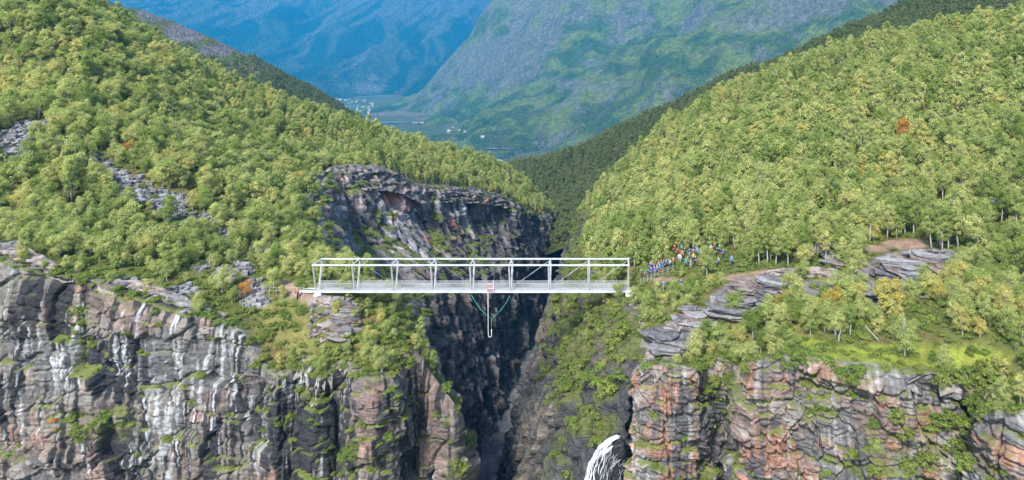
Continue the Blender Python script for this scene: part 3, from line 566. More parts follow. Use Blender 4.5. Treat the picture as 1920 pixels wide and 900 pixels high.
def leaf_cloud(rng, centres, rad, n_per, size, flat=.75, up=.35, core=None):
    cs = np.repeat(centres, n_per, 0); rr = np.repeat(rad, n_per)
    g = rng.normal(size=(len(cs), 3)); g /= np.linalg.norm(g, axis=1, keepdims=True) + 1e-9
    g *= (rng.random((len(cs), 1)) ** .45)
    P = cs + g * rr[:, None] * np.array([1, 1, flat])
    ctr = core if core is not None else centres.mean(0)
    nrm = g * .55 + .35 * (P - ctr) / (np.linalg.norm(P - ctr, axis=1, keepdims=True) + 1e-6) + np.array([0, 0, up]) + rng.normal(size=g.shape) * .42
    nrm /= np.linalg.norm(nrm, axis=1, keepdims=True)
    a = np.cross(nrm, rng.normal(size=g.shape)); a /= np.linalg.norm(a, axis=1, keepdims=True) + 1e-9; b = np.cross(nrm, a)
    s = size * (.65 + .7 * rng.random((len(cs), 1)))
    V = np.stack([P + a * s * .62, P + b * s * .42, P - a * s * .55, P - b * s * .42], 1)
    t = np.clip(np.repeat(.5 + .16 * rng.normal(size=len(centres)), n_per) + .17 * rng.normal(size=len(cs)), 0, 1)
    return V.reshape(-1, 3), np.arange(len(cs) * 4).reshape(-1, 4), np.repeat(t, 4)
def tube_np(pts_, rs, n=5):
    mb = MB(); mb.tube(pts_, rs, n); return mb
def birch_parts(seed, h, wid, low, stems=1, leaf=.2, per=56, nb=22, lean=.25):
    rng = np.random.default_rng(seed); R = random.Random(seed); mb = MB(); cen = []; rad = []
    for s_ in range(stems):
        hh = h * (1 if s_ == 0 else R.uniform(.7, .95)); ang = R.uniform(0, 6.28); ln = (lean if stems == 1 else .55) * R.uniform(.4, 1.2)
        P = []
        for k in range(7):
            f = k / 6; P.append(Vector((math.cos(ang) * ln * hh * .35 * f ** 1.4 + R.uniform(-.06, .06) * h * .25, math.sin(ang) * ln * hh * .35 * f ** 1.4 + R.uniform(-.06, .06) * h * .25, hh * .94 * f - (.35 if k == 0 else 0))))
        r0 = .020 * hh + .015
        mb.tube(P, [r0 * (1 - .86 * k / 6) for k in range(7)], 6)
        for b in range(nb // stems):
            f = low + (1 - low) * (b + R.random()) / (nb // stems); i = min(int(f * 6), 5); p = P[i].lerp(P[i + 1], f * 6 - i)
            prof_ = math.sin(math.pi * min(1, max(0, (f - low) / (1 - low)) * .82 + .18)) ** .7
            az = b * 2.4 + R.uniform(-.6, .6); L_ = wid * prof_ * R.uniform(.55, 1.15); el = R.uniform(.15, .75)
            tip = p + Vector((math.cos(az) * L_, math.sin(az) * L_, L_ * el)); mid = p.lerp(tip, .5) + Vector((0, 0, L_ * .1))
            mb.tube([p, mid, tip], [r0 * .33 * (1.1 - f), r0 * .2 * (1.1 - f), .006], 4)
            for q, w_ in ((tip, 1), (mid.lerp(tip, R.uniform(.2, .7)) + Vector((R.uniform(-.3, .3), R.uniform(-.3, .3), R.uniform(-.2, .3))), .85)):
                cen.append(tuple(q)); rad.append(w_ * R.uniform(.45, .95) * wid / 1.45)
        cen.append(tuple(P[-1])); rad.append(.42)
    cen = np.array(cen); rad = np.array(rad)
    V, F, T = leaf_cloud(rng, cen, rad, per, leaf, .8, .3, np.array([cen[:, 0].mean(), cen[:, 1].mean(), cen[:, 2].mean() * .85]))
    return mb, (V, F, T)
def mesh_of(mb, name, mat):
    me = bpy.data.meshes.new(name); me.from_pydata(mb.v, [], mb.f); me.materials.append(mat); me.polygons.foreach_set("use_smooth", [True] * len(mb.f)); me.update(); return me
def crown_mesh(L_, name, mat):
    return np_mesh(name, L_[0], L_[1], [mat], attrs={'tint': L_[2]})
def joined(mb, L_, name, mats):
    nv = len(mb.v); V = np.concatenate([np.array(mb.v), L_[0]])
    quads = np.array([f if len(f) == 4 else (f[0], f[1], f[2], f[3]) for f in mb.f if len(f) >= 4]); F = np.concatenate([quads, L_[1] + nv])
    mi = np.concatenate([np.zeros(len(quads), int), np.ones(len(L_[1]), int)])
    return np_mesh(name, V, F, mats, mi, attrs={'tint': np.concatenate([np.full(nv, .5), L_[2]])})

BIRCH = []     # slender and round birches
for i in range(9):
    R = random.Random(100 + i); slender = i < 4
    a = birch_parts(100 + i, R.uniform(5.8, 7.2) if slender else R.uniform(4.2, 5.4), R.uniform(.85, 1.1) if slender else R.uniform(1.05, 1.45), R.uniform(.3, .42) if slender else R.uniform(.12, .25), 1 if slender else R.choice((2, 3, 3)), .13, 80, 24 if slender else 27)
    BIRCH.append((mesh_of(a[0], "birch_trunk", M_BARK), crown_mesh(a[1], "birch_crown", M_LEAF), joined(a[0], a[1], "birch", [M_BARK, M_LEAF])))
FARB = []
for i in range(4):
    a = birch_parts(200 + i, 5.2, 1.3, .15, 1, .28, 26, 20)
    FARB.append((joined(a[0], a[1], "ridge_birch", [M_BARK, M_LEAF_DARK]), joined(a[0], a[1], "slope_birch", [M_BARK, M_LEAF])))
def bush_parts(seed, r, h, leaf=.17, n=16, per=60):
    rng = np.random.default_rng(seed); R = random.Random(seed); mb = MB(); cen = []; rad = []
    for k in range(n):
        az = k * 2.4; d = r * math.sqrt((k + .5) / n) * R.uniform(.7, 1.1); z = h * (1 - .6 * (d / r) ** 2) * R.uniform(.45, 1.0)
        p = Vector((math.cos(az) * d, math.sin(az) * d, z)); mb.tube([(0, 0, -.25), (p.x * .35, p.y * .35, z * .5), p], [.03, .02, .006], 4)
        cen.append(tuple(p)); rad.append(R.uniform(.26, .5) * max(r, .7))
    return mb, leaf_cloud(rng, np.array(cen), np.array(rad), per, leaf, .7, .4, np.array([0, 0, h * .2]))
BUSH = []
for i in range(6):
    R = random.Random(300 + i); a = bush_parts(300 + i, R.uniform(.9, 1.3), R.uniform(1.0, 1.7))
    BUSH.append((mesh_of(a[0], "bush_stems", M_WOOD), crown_mesh(a[1], "bush_leaves", M_LEAF_OLIVE), joined(a[0], a[1], "bush", [M_WOOD, M_LEAF_OLIVE])))
TUFT = []
for i in range(4):
    a = bush_parts(340 + i, .6, .42, .13, 9, 34); TUFT.append(joined(a[0], a[1], "low_shrub", [M_WOOD, M_LEAF_OLIVE]))

def scatter_obj(name, P, rot, scl, var, meshes):
    me = bpy.data.meshes.new(name); me.vertices.add(len(P)); me.vertices.foreach_set("co", np.asarray(P, np.float32).ravel())
    for an, av, ty in (("rot", rot, 'FLOAT'), ("scl", scl, 'FLOAT'), ("var", var, 'INT')):
        a = me.attributes.new(an, ty, 'POINT'); a.data.foreach_set("value", np.asarray(av, np.int32 if ty == 'INT' else np.float32))
    me.update(); o = nobj(name, me)
    g = bpy.data.node_groups.new(name + "_spread", 'GeometryNodeTree')
    g.interface.new_socket("Geometry", in_out='INPUT', socket_type='NodeSocketGeometry'); g.interface.new_socket("Geometry", in_out='OUTPUT', socket_type='NodeSocketGeometry')
    gi = g.nodes.new('NodeGroupInput'); go = g.nodes.new('NodeGroupOutput'); inst = g.nodes.new('GeometryNodeInstanceOnPoints'); inst.inputs['Pick Instance'].default_value = True
    jn = g.nodes.new('GeometryNodeJoinGeometry')
    for k, m_ in enumerate(meshes):
        po = bpy.data.objects.new(name + "_kind", m_)           # never linked to the scene
        oi = g.nodes.new('GeometryNodeObjectInfo'); oi.inputs['Object'].default_value = po; oi.inputs['As Instance'].default_value = True
        g.links.new(oi.outputs['Geometry'], jn.inputs[0])
    def na(nm, ty):
        n = g.nodes.new('GeometryNodeInputNamedAttribute'); n.data_type = ty; n.inputs['Name'].default_value = nm; return n.outputs[0]
    cx = g.nodes.new('ShaderNodeCombineXYZ'); g.links.new(na("rot", 'FLOAT'), cx.inputs['Z'])
    g.links.new(gi.outputs[0], inst.inputs['Points']); g.links.new(jn.outputs[0], inst.inputs['Instance']); g.links.new(na("var", 'INT'), inst.inputs['Instance Index'])
    g.links.new(cx.outputs[0], inst.inputs['Rotation']); g.links.new(na("scl", 'FLOAT'), inst.inputs['Scale']); g.links.new(inst.outputs[0], go.inputs[0])
    md = o.modifiers.new("spread", 'NODES'); md.node_group = g
    return tag(o, kind="stuff")

def jitter_grid(x0, x1, y0, y1, s, seed):
    rng = np.random.default_rng(seed); X, Y = np.meshgrid(np.arange(x0, x1, s), np.arange(y0, y1, s))
    return (X + rng.uniform(-.48, .48, X.shape) * s).ravel(), (Y + rng.uniform(-.48, .48, X.shape) * s).ravel(), rng
# birches over the near slopes
tx, ty, rng = jitter_grid(-290, 235, 62, 460, 1.85, 7)
tz = hill(tx, ty); sdv = sdist(tx, ty, canyon_poly); tpx, tpy = PX(tx, ty, tz)
ms = ground_masks(tpx, tpy, tx, ty)
OPEN_Z = [(1235, 520, 55, 20, 1), (1310, 480, 75, 20, .97), (1340, 505, 60, 12, 1), (560, 545, 45, 16, 1.2), (600, 574, 30, 22, 1.3), (1180, 540, 30, 20, .7), (600, 560, 200, 12, .3), (430, 590, 160, 25, .8), (600, 620, 120, 60, .75), (200, 520, 150, 22, .6), (1480, 600, 40, 8, .0), (1230, 680, 60, 30, .9), (1680, 440, 60, 14, .9), (1600, 690, 300, 10, .8), (1670, 672, 170, 17, 1.1)]
free = np.maximum.reduce([sst(.25, .45, ms[0]), sst(.2, .4, ms[1]), sst(.35, .55, ms[2]), sst(.25, .5, ms[3]), gauss_zones(tpx, tpy, OPEN_Z)])
ROCKGAP = sst(.60, .66, fbm(tx / 7, ty / 7, 0, 91, 3))
ok = (sdv < -.8) & (tpx > -420) & (tpx < 2400) & (tpy > -120) & (tpy < 960) & (rng.random(len(tx)) > free) & (rng.random(len(tx)) > .65 * ROCKGAP) & (rng.random(len(tx)) < .93)
tx, ty, tz, tpx, tpy = [a[ok] for a in (tx, ty, tz, tpx, tpy)]
n = len(tx); trot = rng.uniform(0, 6.28, n); right = tx > -12
tsc = np.clip(rng.lognormal(-.22, .26, n), .45, 1.5) * (.82 + .36 * fbm(tx / 14, ty / 14, 0, 95, 3)); edge = sdv[ok] > -5; tsc = np.where(edge, tsc * .75, tsc)
tsc = tsc * (1 - np.clip(gauss_zones(tpx, tpy, [(1275, 545, 110, 32, .62), (1300, 500, 80, 14, .6), (700, 600, 130, 45, .5), (560, 570, 60, 25, .6), (250, 400, 260, 70, .22), (250, 500, 300, 60, .35)]), 0, .62))
tsc = np.where(right & (ty < 100), tsc * .8, tsc)
tvar = np.where(right & (ty > 104), rng.choice(9, n, p=[.17, .17, .17, .17, .064, .064, .064, .064, .064]), rng.choice(9, n, p=[.05, .05, .05, .05, .16, .16, .16, .16, .16]))
order = np.argsort(ty / tsc); order = order[np.argsort(np.where((tpx[order] > -20) & (tpx[order] < 1940), 0, 1), kind='stable')]; near = order[:285]; rest = order[285:]
print("birches", n)
far_m = ty[rest] > 230
scatter_obj("birch_forest", np.stack([tx, ty, tz - .05], 1)[rest], trot[rest], tsc[rest], np.where(far_m, 9 + tvar[rest] % 4, tvar[rest]), [b[2] for b in BIRCH] + [f[1] for f in FARB])
bpy.data.objects["birch_forest"]["label"] = "dense yellow-green birch forest covering the gorge slopes"
def copy_thing(name, parts_, loc, rz, sc, label, cat, group, tilt=(0, 0), mats=None):
    e = empty(name, loc, rz, sc); e.rotation_euler = (tilt[0], tilt[1], rz)
    for k, (pn, me) in enumerate(parts_):
        c = bpy.data.objects.new(pn, me); link(c, e)
        if mats and mats[k] is not None: c.material_slots[0].link = 'OBJECT'; c.material_slots[0].material = mats[k]
    return tag(e, label, cat, group)
LM = [(nm, W(*q)[0], q[2]) for nm, q in (("the pale cliff's dark corner", (40, 480, 108)), ("the upper scree patch", (200, 400, 125)), ("the lower scree patch", (330, 480, 112)), ("the dark rock band on the brink", (300, 560, 105)), ("the orange bush near the bridge approach", (470, 560, 108)), ("the bridge approach railing", (540, 545, 110)), ("the concrete footing", (620, 600, 106)), ("the red spur of the gorge", (740, 630, 106)), ("the bridge's end post", (1180, 560, 108)), ("the crowd's fence", (1235, 520, 114)), ("the walkers on the path", (1330, 505, 116)), ("the long rock ledge", (1420, 560, 97)), ("the orange path's bend", (1480, 500, 108)), ("the rock step behind the path", (1550, 480, 114)), ("the bare red soil", (1720, 450, 114)), ("the broad tilted ledge", (1730, 530, 98)), ("the grassy terrace", (1640, 650, 84)), ("the lone terrace birch", (1750, 660, 80)), ("the gully's head", (1880, 650, 80)), ("the cracked rock hump", (1270, 640, 89)), ("the shaded cleft", (1350, 670, 87)), ("the pale boulder outcrop", (1880, 420, 112)))]
def beside(x, y): return min(LM, key=lambda l: (l[1] - x) ** 2 + (l[2] - y) ** 2)[0]
ORD = ["nearest", "second nearest", "third nearest", "fourth nearest", "fifth nearest", "sixth nearest", "seventh nearest", "eighth nearest", "ninth nearest", "tenth nearest"] + [w + " nearest" for w in "eleventh twelfth thirteenth fourteenth fifteenth sixteenth seventeenth eighteenth nineteenth twentieth".split()] + ["twenty-%s nearest" % w for w in "first second third fourth fifth sixth seventh eighth ninth".split()] + ["thirtieth nearest"] + ["thirty-%s nearest" % w for w in "first second third fourth fifth sixth seventh eighth ninth".split()]
seen_ = {}
for i in near:
    reg = beside(tx[i], ty[i]); l = next(q for q in LM if q[0] == reg); size = "small" if tsc[i] < .7 else ("tall" if tsc[i] > 1.0 else "middle-sized")
    seen_.setdefault((size + (" slender pale-stemmed birch" if tvar[i] < 4 else " bushy many-stemmed birch"), reg), []).append((math.hypot(tx[i] - l[1], ty[i] - l[2]), i))
for (form, reg), lst in seen_.items():
    for k, (_, i) in enumerate(sorted(lst)):
        b = BIRCH[tvar[i]]
        copy_thing("birch_tree", (("trunk", b[0]), ("crown", b[1])), (tx[i], ty[i], tz[i] - .05), trot[i], tsc[i], form + (" by " if len(lst) == 1 else ", %s of its kind to " % ORD[min(k, len(ORD) - 1)]) + reg, "tree", "birches by " + reg)
# woods on the two ridges behind
def ridge_wood(name, T, K, xr, yr, s, seed, meshes, cond, label):
    x, y, rg = jitter_grid(*xr, *yr, s, seed); rough, rs, sd_ = K
    z = T(x, y) + rough * (fbm(x / rs, y / rs, 0, sd_, 6, .55) - .5) + rough * .8 * (1 - np.abs(2 * fbm(x / rs / .8, y / rs / 1.3, 0, sd_ + 3, 5, .55) - 1) - .75)
    px, py = PX(x, y, z); ok = (px > -40) & (px < 1960) & (py > -60) & (py < 460) & cond(px, py, x, y, rg)
    x, y, z = x[ok], y[ok], z[ok]; print(name, len(x))
    o = scatter_obj(name, np.stack([x, y, z - .3], 1), rg.uniform(0, 6.28, len(x)), np.clip(rg.normal(1.15, .2, len(x)), .6, 1.7), rg.integers(0, 4, len(x)), meshes); o["label"] = label
ridge_wood("ridge_wood", T_RR, K_RR, (-165, 470), (335, 700), 3.6, 17, [f[0] for f in FARB], lambda px, py, x, y, rg: rg.random(len(px)) < .93, "dark green wood on the ridge behind the bright hillside")
ridge_wood("slope_wood", T_RL, K_RL, (-800, -160), (410, 900), 5.0, 19, [f[0] for f in FARB], lambda px, py, x, y, rg: (rg.random(len(px)) < .95 * sst(95, 190, py)) & (gauss_zones(px, py, [(350, 60, 60, 22, 1), (420, 95, 60, 16, .9), (290, 25, 40, 20, .9)]) < .5), "thin dark birch wood on the ridge below the grey scree")
# undergrowth
ux, uy, rng = jitter_grid(-130, 120, 62, 200, 1.25, 23); uz = hill(ux, uy); sdv = sdist(ux, uy, canyon_poly); upx, upy = PX(ux, uy, uz); ms = ground_masks(upx, upy, ux, uy)
free = np.maximum.reduce([.8 * sst(.3, .5, ms[0]), sst(.2, .4, ms[1]), .45 * sst(.3, .5, ms[2]), .85 * sst(.3, .5, ms[3])])
ok = (sdv < -.15) & (upx > -300) & (upx < 2300) & (rng.random(len(ux)) > free) & (rng.random(len(ux)) < np.where(uy > 130, .4, .85))
print("undergrowth", ok.sum())
scatter_obj("undergrowth", np.stack([ux, uy, uz], 1)[ok], rng.uniform(0, 6.28, ok.sum()), np.clip(rng.normal(.95, .35, ok.sum()), .35, 2.0), rng.integers(0, 4, ok.sum()), TUFT)["label"] = "low green heath and shrubs under the birches"
# heath clinging to the gorge walls and cliff ledges
def wall_plants(o, frac, seed, thr, cond):
    me = o.data; nv = len(me.vertices); co = np.empty(nv * 3, np.float32); me.vertices.foreach_get("co", co); co = co.reshape(-1, 3)
    ca = np.empty(nv * 4, np.float32); me.attributes['col'].data.foreach_get("color", ca); ca = ca.reshape(-1, 4)
    green = ca[:, 1] - np.maximum(ca[:, 0], ca[:, 2]); rg = np.random.default_rng(seed); px, py = PX(co[:, 0], co[:, 1], co[:, 2])
    sel = (green > thr) & (rg.random(nv) < frac) & (py < 930) & (px > -20) & (px < 1940) & cond(px, py, co)
    return co[sel]
wp = [wall_plants(gorge_wall_left, .10, 1, .006, lambda px, py, c: c[:, 2] > -60), wall_plants(gorge_wall_right, .06, 2, .003, lambda px, py, c: c[:, 2] > -80), wall_plants(cliff_left, .03, 3, .006, lambda px, py, c: py > 0), wall_plants(cliff_right, .03, 4, .006, lambda px, py, c: py > 0)]
sizes = np.concatenate([np.full(len(w), s) for w, s in zip(wp, (1.5, 1.2, .7, .6))]); wp = np.concatenate(wp); rng = np.random.default_rng(29)
print("wall heath", len(wp))
scatter_obj("cliff_heath", wp, rng.uniform(0, 6.28, len(wp)), sizes * np.clip(rng.normal(1, .35, len(wp)), .35, 2.2), rng.integers(0, 4, len(wp)), TUFT)["label"] = "green heath and moss tufts clinging to the gorge walls"
# ------------------------------------------------------------ rock slabs, boulders, scree
def mat_slab(name, tint):
    m, nt, out = newmat(name); p = N(nt, 'ShaderNodeTexCoord').outputs['Object']; g = pos(nt)
    oi = N(nt, 'ShaderNodeObjectInfo').outputs['Random']
    n1 = noise(nt, g, 1.3, 6, .65); n2 = noise(nt, g, 7, 4, .6); bed = noise(nt, scaled(nt, p, (.6, .6, 9)), 1, 4, .6)
    c = ramp(nt, math_n(nt, 'ADD', math_n(nt, 'MULTIPLY', n1, .7), math_n(nt, 'MULTIPLY', oi, .3)), [(.3, (.045, .045, .052)), (.45, tint), (.6, (.17, .165, .165)), (.75, (.25, .245, .24))])
    c = mixc(nt, .7, c, ramp(nt, n2, [(.3, (.55, .55, .55)), (.5, (1, 1, 1)), (.7, (1.4, 1.4, 1.4))]), 'MULTIPLY')
    principled(nt, out, c, .88, bump(nt, math_n(nt, 'ADD', bed, n2), .6, .12), .25); return m
M_SLAB = mat_slab("grey_slab", (.105, .10, .105)); M_SLAB_PINK = mat_slab("pink_slab", (.15, .105, .09))
def slab_mesh(seed, flat=1.0):
    rng = np.random.default_rng(seed); n = 7; k = 4
    ang = np.sort(rng.uniform(0, 2 * np.pi, n)); ang = (ang + np.linspace(0, 2 * np.pi, n, endpoint=False)) / 2
    rad = .5 * (.6 + .55 * rng.random(n)); V = []; F = []
    lv = [(-.5, .80), (-.1, .95), (.40, 1.0), (.5, .93)]
    for z, s in lv:
        for a, r in zip(ang, rad): V.append((math.cos(a) * r * s * (1 + .10 * rng.normal()), math.sin(a) * r * s * (1 + .10 * rng.normal()), z * flat + .05 * rng.normal() * flat))
    for l in range(k - 1):
        for j in range(n): F.append((l * n + j, l * n + (j + 1) % n, (l + 1) * n + (j + 1) % n, (l + 1) * n + j))
    V.append((0.05 * rng.normal(), .05 * rng.normal(), .56 * flat)); c = len(V) - 1
    for j in range(n): F.append(((k - 1) * n + j, (k - 1) * n + (j + 1) % n, c))
    F.append(tuple(range(n - 1, -1, -1)))
    me = bpy.data.meshes.new("rock_slab"); me.from_pydata(V, [], F); me.materials.append(M_SLAB); me.update(); return me
SLABS = [slab_mesh(500 + i) for i in range(10)]
def outcrop(px, py, w, dep, ht, label, seed, pink=.15, dip=-.12, at=None):
    p = Vector(at) if at is not None else hit(px, py)[0]
    if p is None: return
    R = random.Random(seed); e = empty("rock_outcrop", p, R.uniform(-.25, .25)); tag(e, label, "rock", "layered rock outcrops on the slopes")
    z = -.45; i = 0
    while z < ht:
        th = R.uniform(.2, .5); f = 1 - .45 * max(z, 0) / ht; nn = max(1, int(w * f / 2.6))
        for k in range(nn):
            s = bpy.data.objects.new("rock_slab", R.choice(SLABS)); link(s, e)
            x = (-.5 + (k + .5) / nn) * w * f + R.uniform(-.4, .4); ww = w * f / nn * R.uniform(1.0, 1.9)
            s.location = (x, -.25 * dep + R.uniform(-.3, .3) * dep * f + 1.1 * max(z, 0), z + th / 2 + dip * x * .6)
            s.scale = (ww, dep * f * R.uniform(.7, 1.1), th * 1.25); s.rotation_euler = (R.uniform(-.08, .12), -dip + R.uniform(-.07, .07), R.uniform(-.4, .4))
            if R.random() < pink: s.material_slots[0].link = 'OBJECT'; s.material_slots[0].material = M_SLAB_PINK
        z += th * .62
for i, (px, py, w, dp, ht, lb) in enumerate([(1405, 556, 6, 4, 1.6, "thin stacked slabs under the orange path's bend"), (1372, 580, 5, 4, 1.4, "weathered thin slabs at the long ledge's lower end"), (1462, 545, 6, 3.5, 1.3, "overhanging thin slabs in the middle of the long ledge"), (1690, 515, 8, 5, 1.8, "thin layered slabs on the broad tilted ledge"), (1742, 500, 6, 4, 1.6, "tilted slabs beside the bare red soil"), (1250, 645, 5, 4, 1.6, "flat cracked slabs on the rock hump"), (1720, 535, 6, 3.5, 1.4, "slabs at the foot of the broad tilted ledge"), 
    
    (1720, 545, 7, 3, 1.5, "narrow stepped ledge under the broad slab"), 
    (1600, 548, 5, 3, 1.5, "grey ledge hidden among terrace birches"), (1300, 600, 4, 3, 1.4, "pale slab on the slope above the smooth hump"),
    (1545, 82, 6, 4, 3.0, "dark crag high on the bright hillside near its crest"), (1640, 108, 9, 4, 3.4, "wide grey crag among birches under the crest"), (1370, 178, 5, 4, 3.0, "dark lone crag on the shoulder of the hillside"), (1250, 243, 6, 4, 3.2, "dark crag at the hillside's wooded edge"), (1212, 308, 4, 3, 2.4, "small dark crag above the gorge wood"), (1725, 242, 7, 4, 2.8, "grey crag beside the orange birch"), (1885, 402, 4, 3, 2.0, "pale rounded boulder outcrop among slim birches"), (1780, 410, 5, 3, 2.2, "dark rock step below the slim birches"), (1470, 110, 5, 3, 2, "low crag on the shoulder ridge"), (1570, 490, 5, 3, 1.6, "mossy rock step behind the path's bend"),
    (640, 625, 4, 3, 3.2, "reddish rock stub on the bushy slope below the footing"), 
    (620, 300, 6, 4, 3, "grey boulder outcrop above the gorge crags"), ]):
    outcrop(px, py, w, dp, ht, lb, 600 + i, .5 if "red" in lb or "orange" in lb else .12)
def rock_mesh(seed):
    me = slab_mesh(seed, .8); me.name = "scree_rock"; return me
ROCKS = [rock_mesh(540 + i) for i in range(5)]
sx, sy, rng = jitter_grid(-200, -30, 96, 260, .85, 31); sz = hill(sx, sy); spx, spy = PX(sx, sy, sz); sm_ = ground_masks(spx, spy, sx, sy)[0]
ok = (sdist(sx, sy, canyon_poly) < -.5) & (rng.random(len(sx)) < sst(.25, .5, sm_)) & (spx > -30); print("scree", ok.sum())
scatter_obj("scree", np.stack([sx, sy, sz], 1)[ok], rng.uniform(0, 6.28, ok.sum()), np.clip(rng.lognormal(-.25, .4, ok.sum()), .3, 2.4), rng.integers(0, 5, ok.sum()), ROCKS)["label"] = "grey scree stones spilling down between the birches"

# ------------------------------------------------------------ shrubs on ledges and brinks
def shrub(px, py, sc, label, kind="bush", lift=0.0, mat=None, out=.25):
    p, nrm = hit(px, py)
    if p is None: return
    R = random.Random(int(px * 7 + py)); p = p + Vector((nrm.x, nrm.y, 0)) * out - Vector((0, 0, .3 * sc))
    if kind == "bush":
        b = R.choice(BUSH); copy_thing("bush", (("stems", b[0]), ("foliage", b[1])), p, R.uniform(0, 6.28), sc, label, "bush", "bushes on the cliffs", mats=(None, mat))
    else:
        b = R.choice(BIRCH[4:]); copy_thing("birch_tree", (("trunk", b[0]), ("crown", b[1])), p, R.uniform(0, 6.28), sc, label, "tree", "birches rooted in the cliffs", mats=(None, mat))
for px, py, sc, lb, mt in [(150, 585, .9, "small green bush on the stained cliff, uppermost on its ledge", None), (160, 606, .7, "small green bush just under the uppermost ledge bush", None), (175, 648, .9, "yellow-green bush on the stained cliff under two others", None), (168, 635, .6, "tiny bush in the stained crack", None),
    (110, 808, .9, "golden yellow bush on the cliff ledge", M_LEAF_YELLOW), (100, 790, .7, "small amber bush above the golden one", M_LEAF_ORANGE), (135, 790, .9, "olive bush beside the golden bush", None), (150, 812, 1.2, "largest green bush on the lower cliff ledge", None), (175, 800, 1.1, "green bush beside the largest ledge bush", None), (198, 795, 1.0, "bright green bush at the ledge's end", None), (195, 775, .8, "upright green bush over the ledge's end", None), (150, 828, .8, "drooping bush under the lower ledge", None), (230, 818, .4, "tiny bush right of the lower ledge", None),
    (380, 708, .75, "small lone bush in the middle of the pale cliff", None), (375, 700, .5, "tiny bush above the lone cliff bush", None), (455, 715, .5, "small tuft bush on the pale cliff edge", None), (3, 612, .8, "dark bush at the stained cliff's corner", None), (290, 590, .8, "bush hanging in the notch of the cliff brink", None), (300, 610, .7, "yellowish bush lower in the brink notch", None), (300, 560, .7, "bush on the brink notch's top", None),
    (540, 785, .7, "olive bush on the dark wet rock face", None), (525, 795, .5, "tiny olive bush on the wet rock face", None), (655, 850, .9, "yellow-green bush at the foot of the red pillar", None), (640, 860, .7, "small bush beside the pillar's foot", None), (668, 842, .6, "small bush against the red pillar", None), (640, 890, .6, "low bush below the pillar's foot", None), (735, 730, .8, "bush in the cleft beside the red pillar", None), (745, 745, .7, "smaller bush lower in the pillar cleft", None), (780, 760, .6, "bush on the red spur", None), (870, 880, 1.1, "mossy green bush at the spur's foot", None), (855, 870, .8, "small bush at the spur's foot", None), (885, 892, .8, "low mossy bush where the spur meets the gorge", None),
    (1520, 772, .7, "round bush on the red cliff's middle ledge", None), (1540, 766, .7, "leafy bush on the red cliff's middle ledge", None), (1600, 720, 1.1, "large green bush hanging over the grey rock brink", None), (1580, 705, 1.0, "green bush at the grassy brink", None), (1610, 700, 1.0, "bright bush at the grassy brink", None), (1595, 740, .8, "trailing bush below the grassy brink", None), (1490, 680, 1.1, "dark olive bush before the grey rock head", None), (1475, 690, .8, "low olive bush before the grey rock head", None), (1510, 685, .8, "olive bush right beside the grey rock head", None),
    (1340, 720, 1.0, "bush in the shaded cleft between red cliffs", None), (1320, 735, .9, "dark bush low in the shaded cleft", None), (1370, 715, 1.0, "yellowish bush at the cleft's brink", None), (1350, 750, .7, "small bush inside the shaded cleft", None), (1310, 690, 1.1, "dense bush above the shaded cleft", None), (1330, 680, 1.2, "dense dark bush crowning the cleft", None), (1370, 672, 1.2, "dense bush leaning over the cleft", None), (1395, 660, 1.1, "bright dense bush by the rock head", None),
    (1640, 800, .9, "airy bush on the lower grey ledge", None), (1680, 790, 1.0, "airy bush on the grey ledge beside the gully", None), (1700, 820, 1.0, "green bush under the grey face", None), (1745, 805, 1.1, "green bush on the gully's edge", None), (1770, 790, 1.2, "large gully bush under the grey face", None), (1800, 800, 1.3, "large gully bush beside the pale block", None), (1815, 760, 1.3, "bright yellow-green gully bush", None), (1830, 725, 1.3, "yellow-green bush at the gully's head", None), (1850, 700, 1.3, "pale yellow bush above the gully's head", None), (1790, 840, 1.2, "dark gully bush low down", None), (1740, 860, 1.1, "mossy bush on the lower gully floor", None), (1700, 880, 1.1, "yellow-green bush on the lower ledge floor", None), (1640, 885, .9, "olive bush on the lower ledge floor", None), (1600, 860, .9, "dark bush against the lower red blocks", None), (1810, 880, 1.2, "dense bush beside the pale block's foot", None), (1550, 890, .8, "low grassy bush on the lowest red ledge", None), (1500, 888, .7, "small bush on the lowest red ledge", None), (1800, 720, 1.1, "bush over the dark gully face", None), (1870, 720, 1.2, "green bush behind the pale block", None), (1900, 740, 1.0, "bush at the top of the pale block", None)]:
    shrub(px, py, sc, lb, mat=mt)
R = random.Random(77)
for k in range(46):      # bushy slope below the footing and along the brinks
    px, py = R.uniform(470, 790), R.uniform(575, 695)
    if abs(px - 598) < 26 and py < 620: continue
    sc = R.uniform(.7, 1.2) * (.6 if py < 610 else 1)
    shrub(px, py, sc, ("small" if sc < .7 else "large" if sc > 1 else "leafy") + " green bush on the steep slope " + ("just under the bridge deck" if py < 605 and px > 610 else "beside the scree and footing" if px < 560 else "between the footing's rock knob and the cliff" if px < 680 else "leading down to the red spur"))
for k in range(22):
    py = R.uniform(575, 735); px = R.uniform(1075, 1185) - (py - 575) * .12
    sc = R.uniform(.8, 1.5); shrub(px, py, sc, ("small" if sc < 1.1 else "large") + " leafy bush on the dark mossy spur " + ("right under the bridge end" if py < 640 else "half way down to the waterfall" if py < 730 else "just above the waterfall"))
for k in range(26):
    px, py = R.uniform(470, 860), R.uniform(715, 890)
    sc = R.uniform(.35, .8); shrub(px, py, sc, ("tiny" if sc < .5 else "small") + " bush rooted in the cliff " + ("below the wet black face" if px < 600 and py > 800 else "on the wet black face" if px < 660 else "on the red pillar's flank" if px < 760 else "on the red spur's face") + (", high up" if py < 790 else ", low down"))
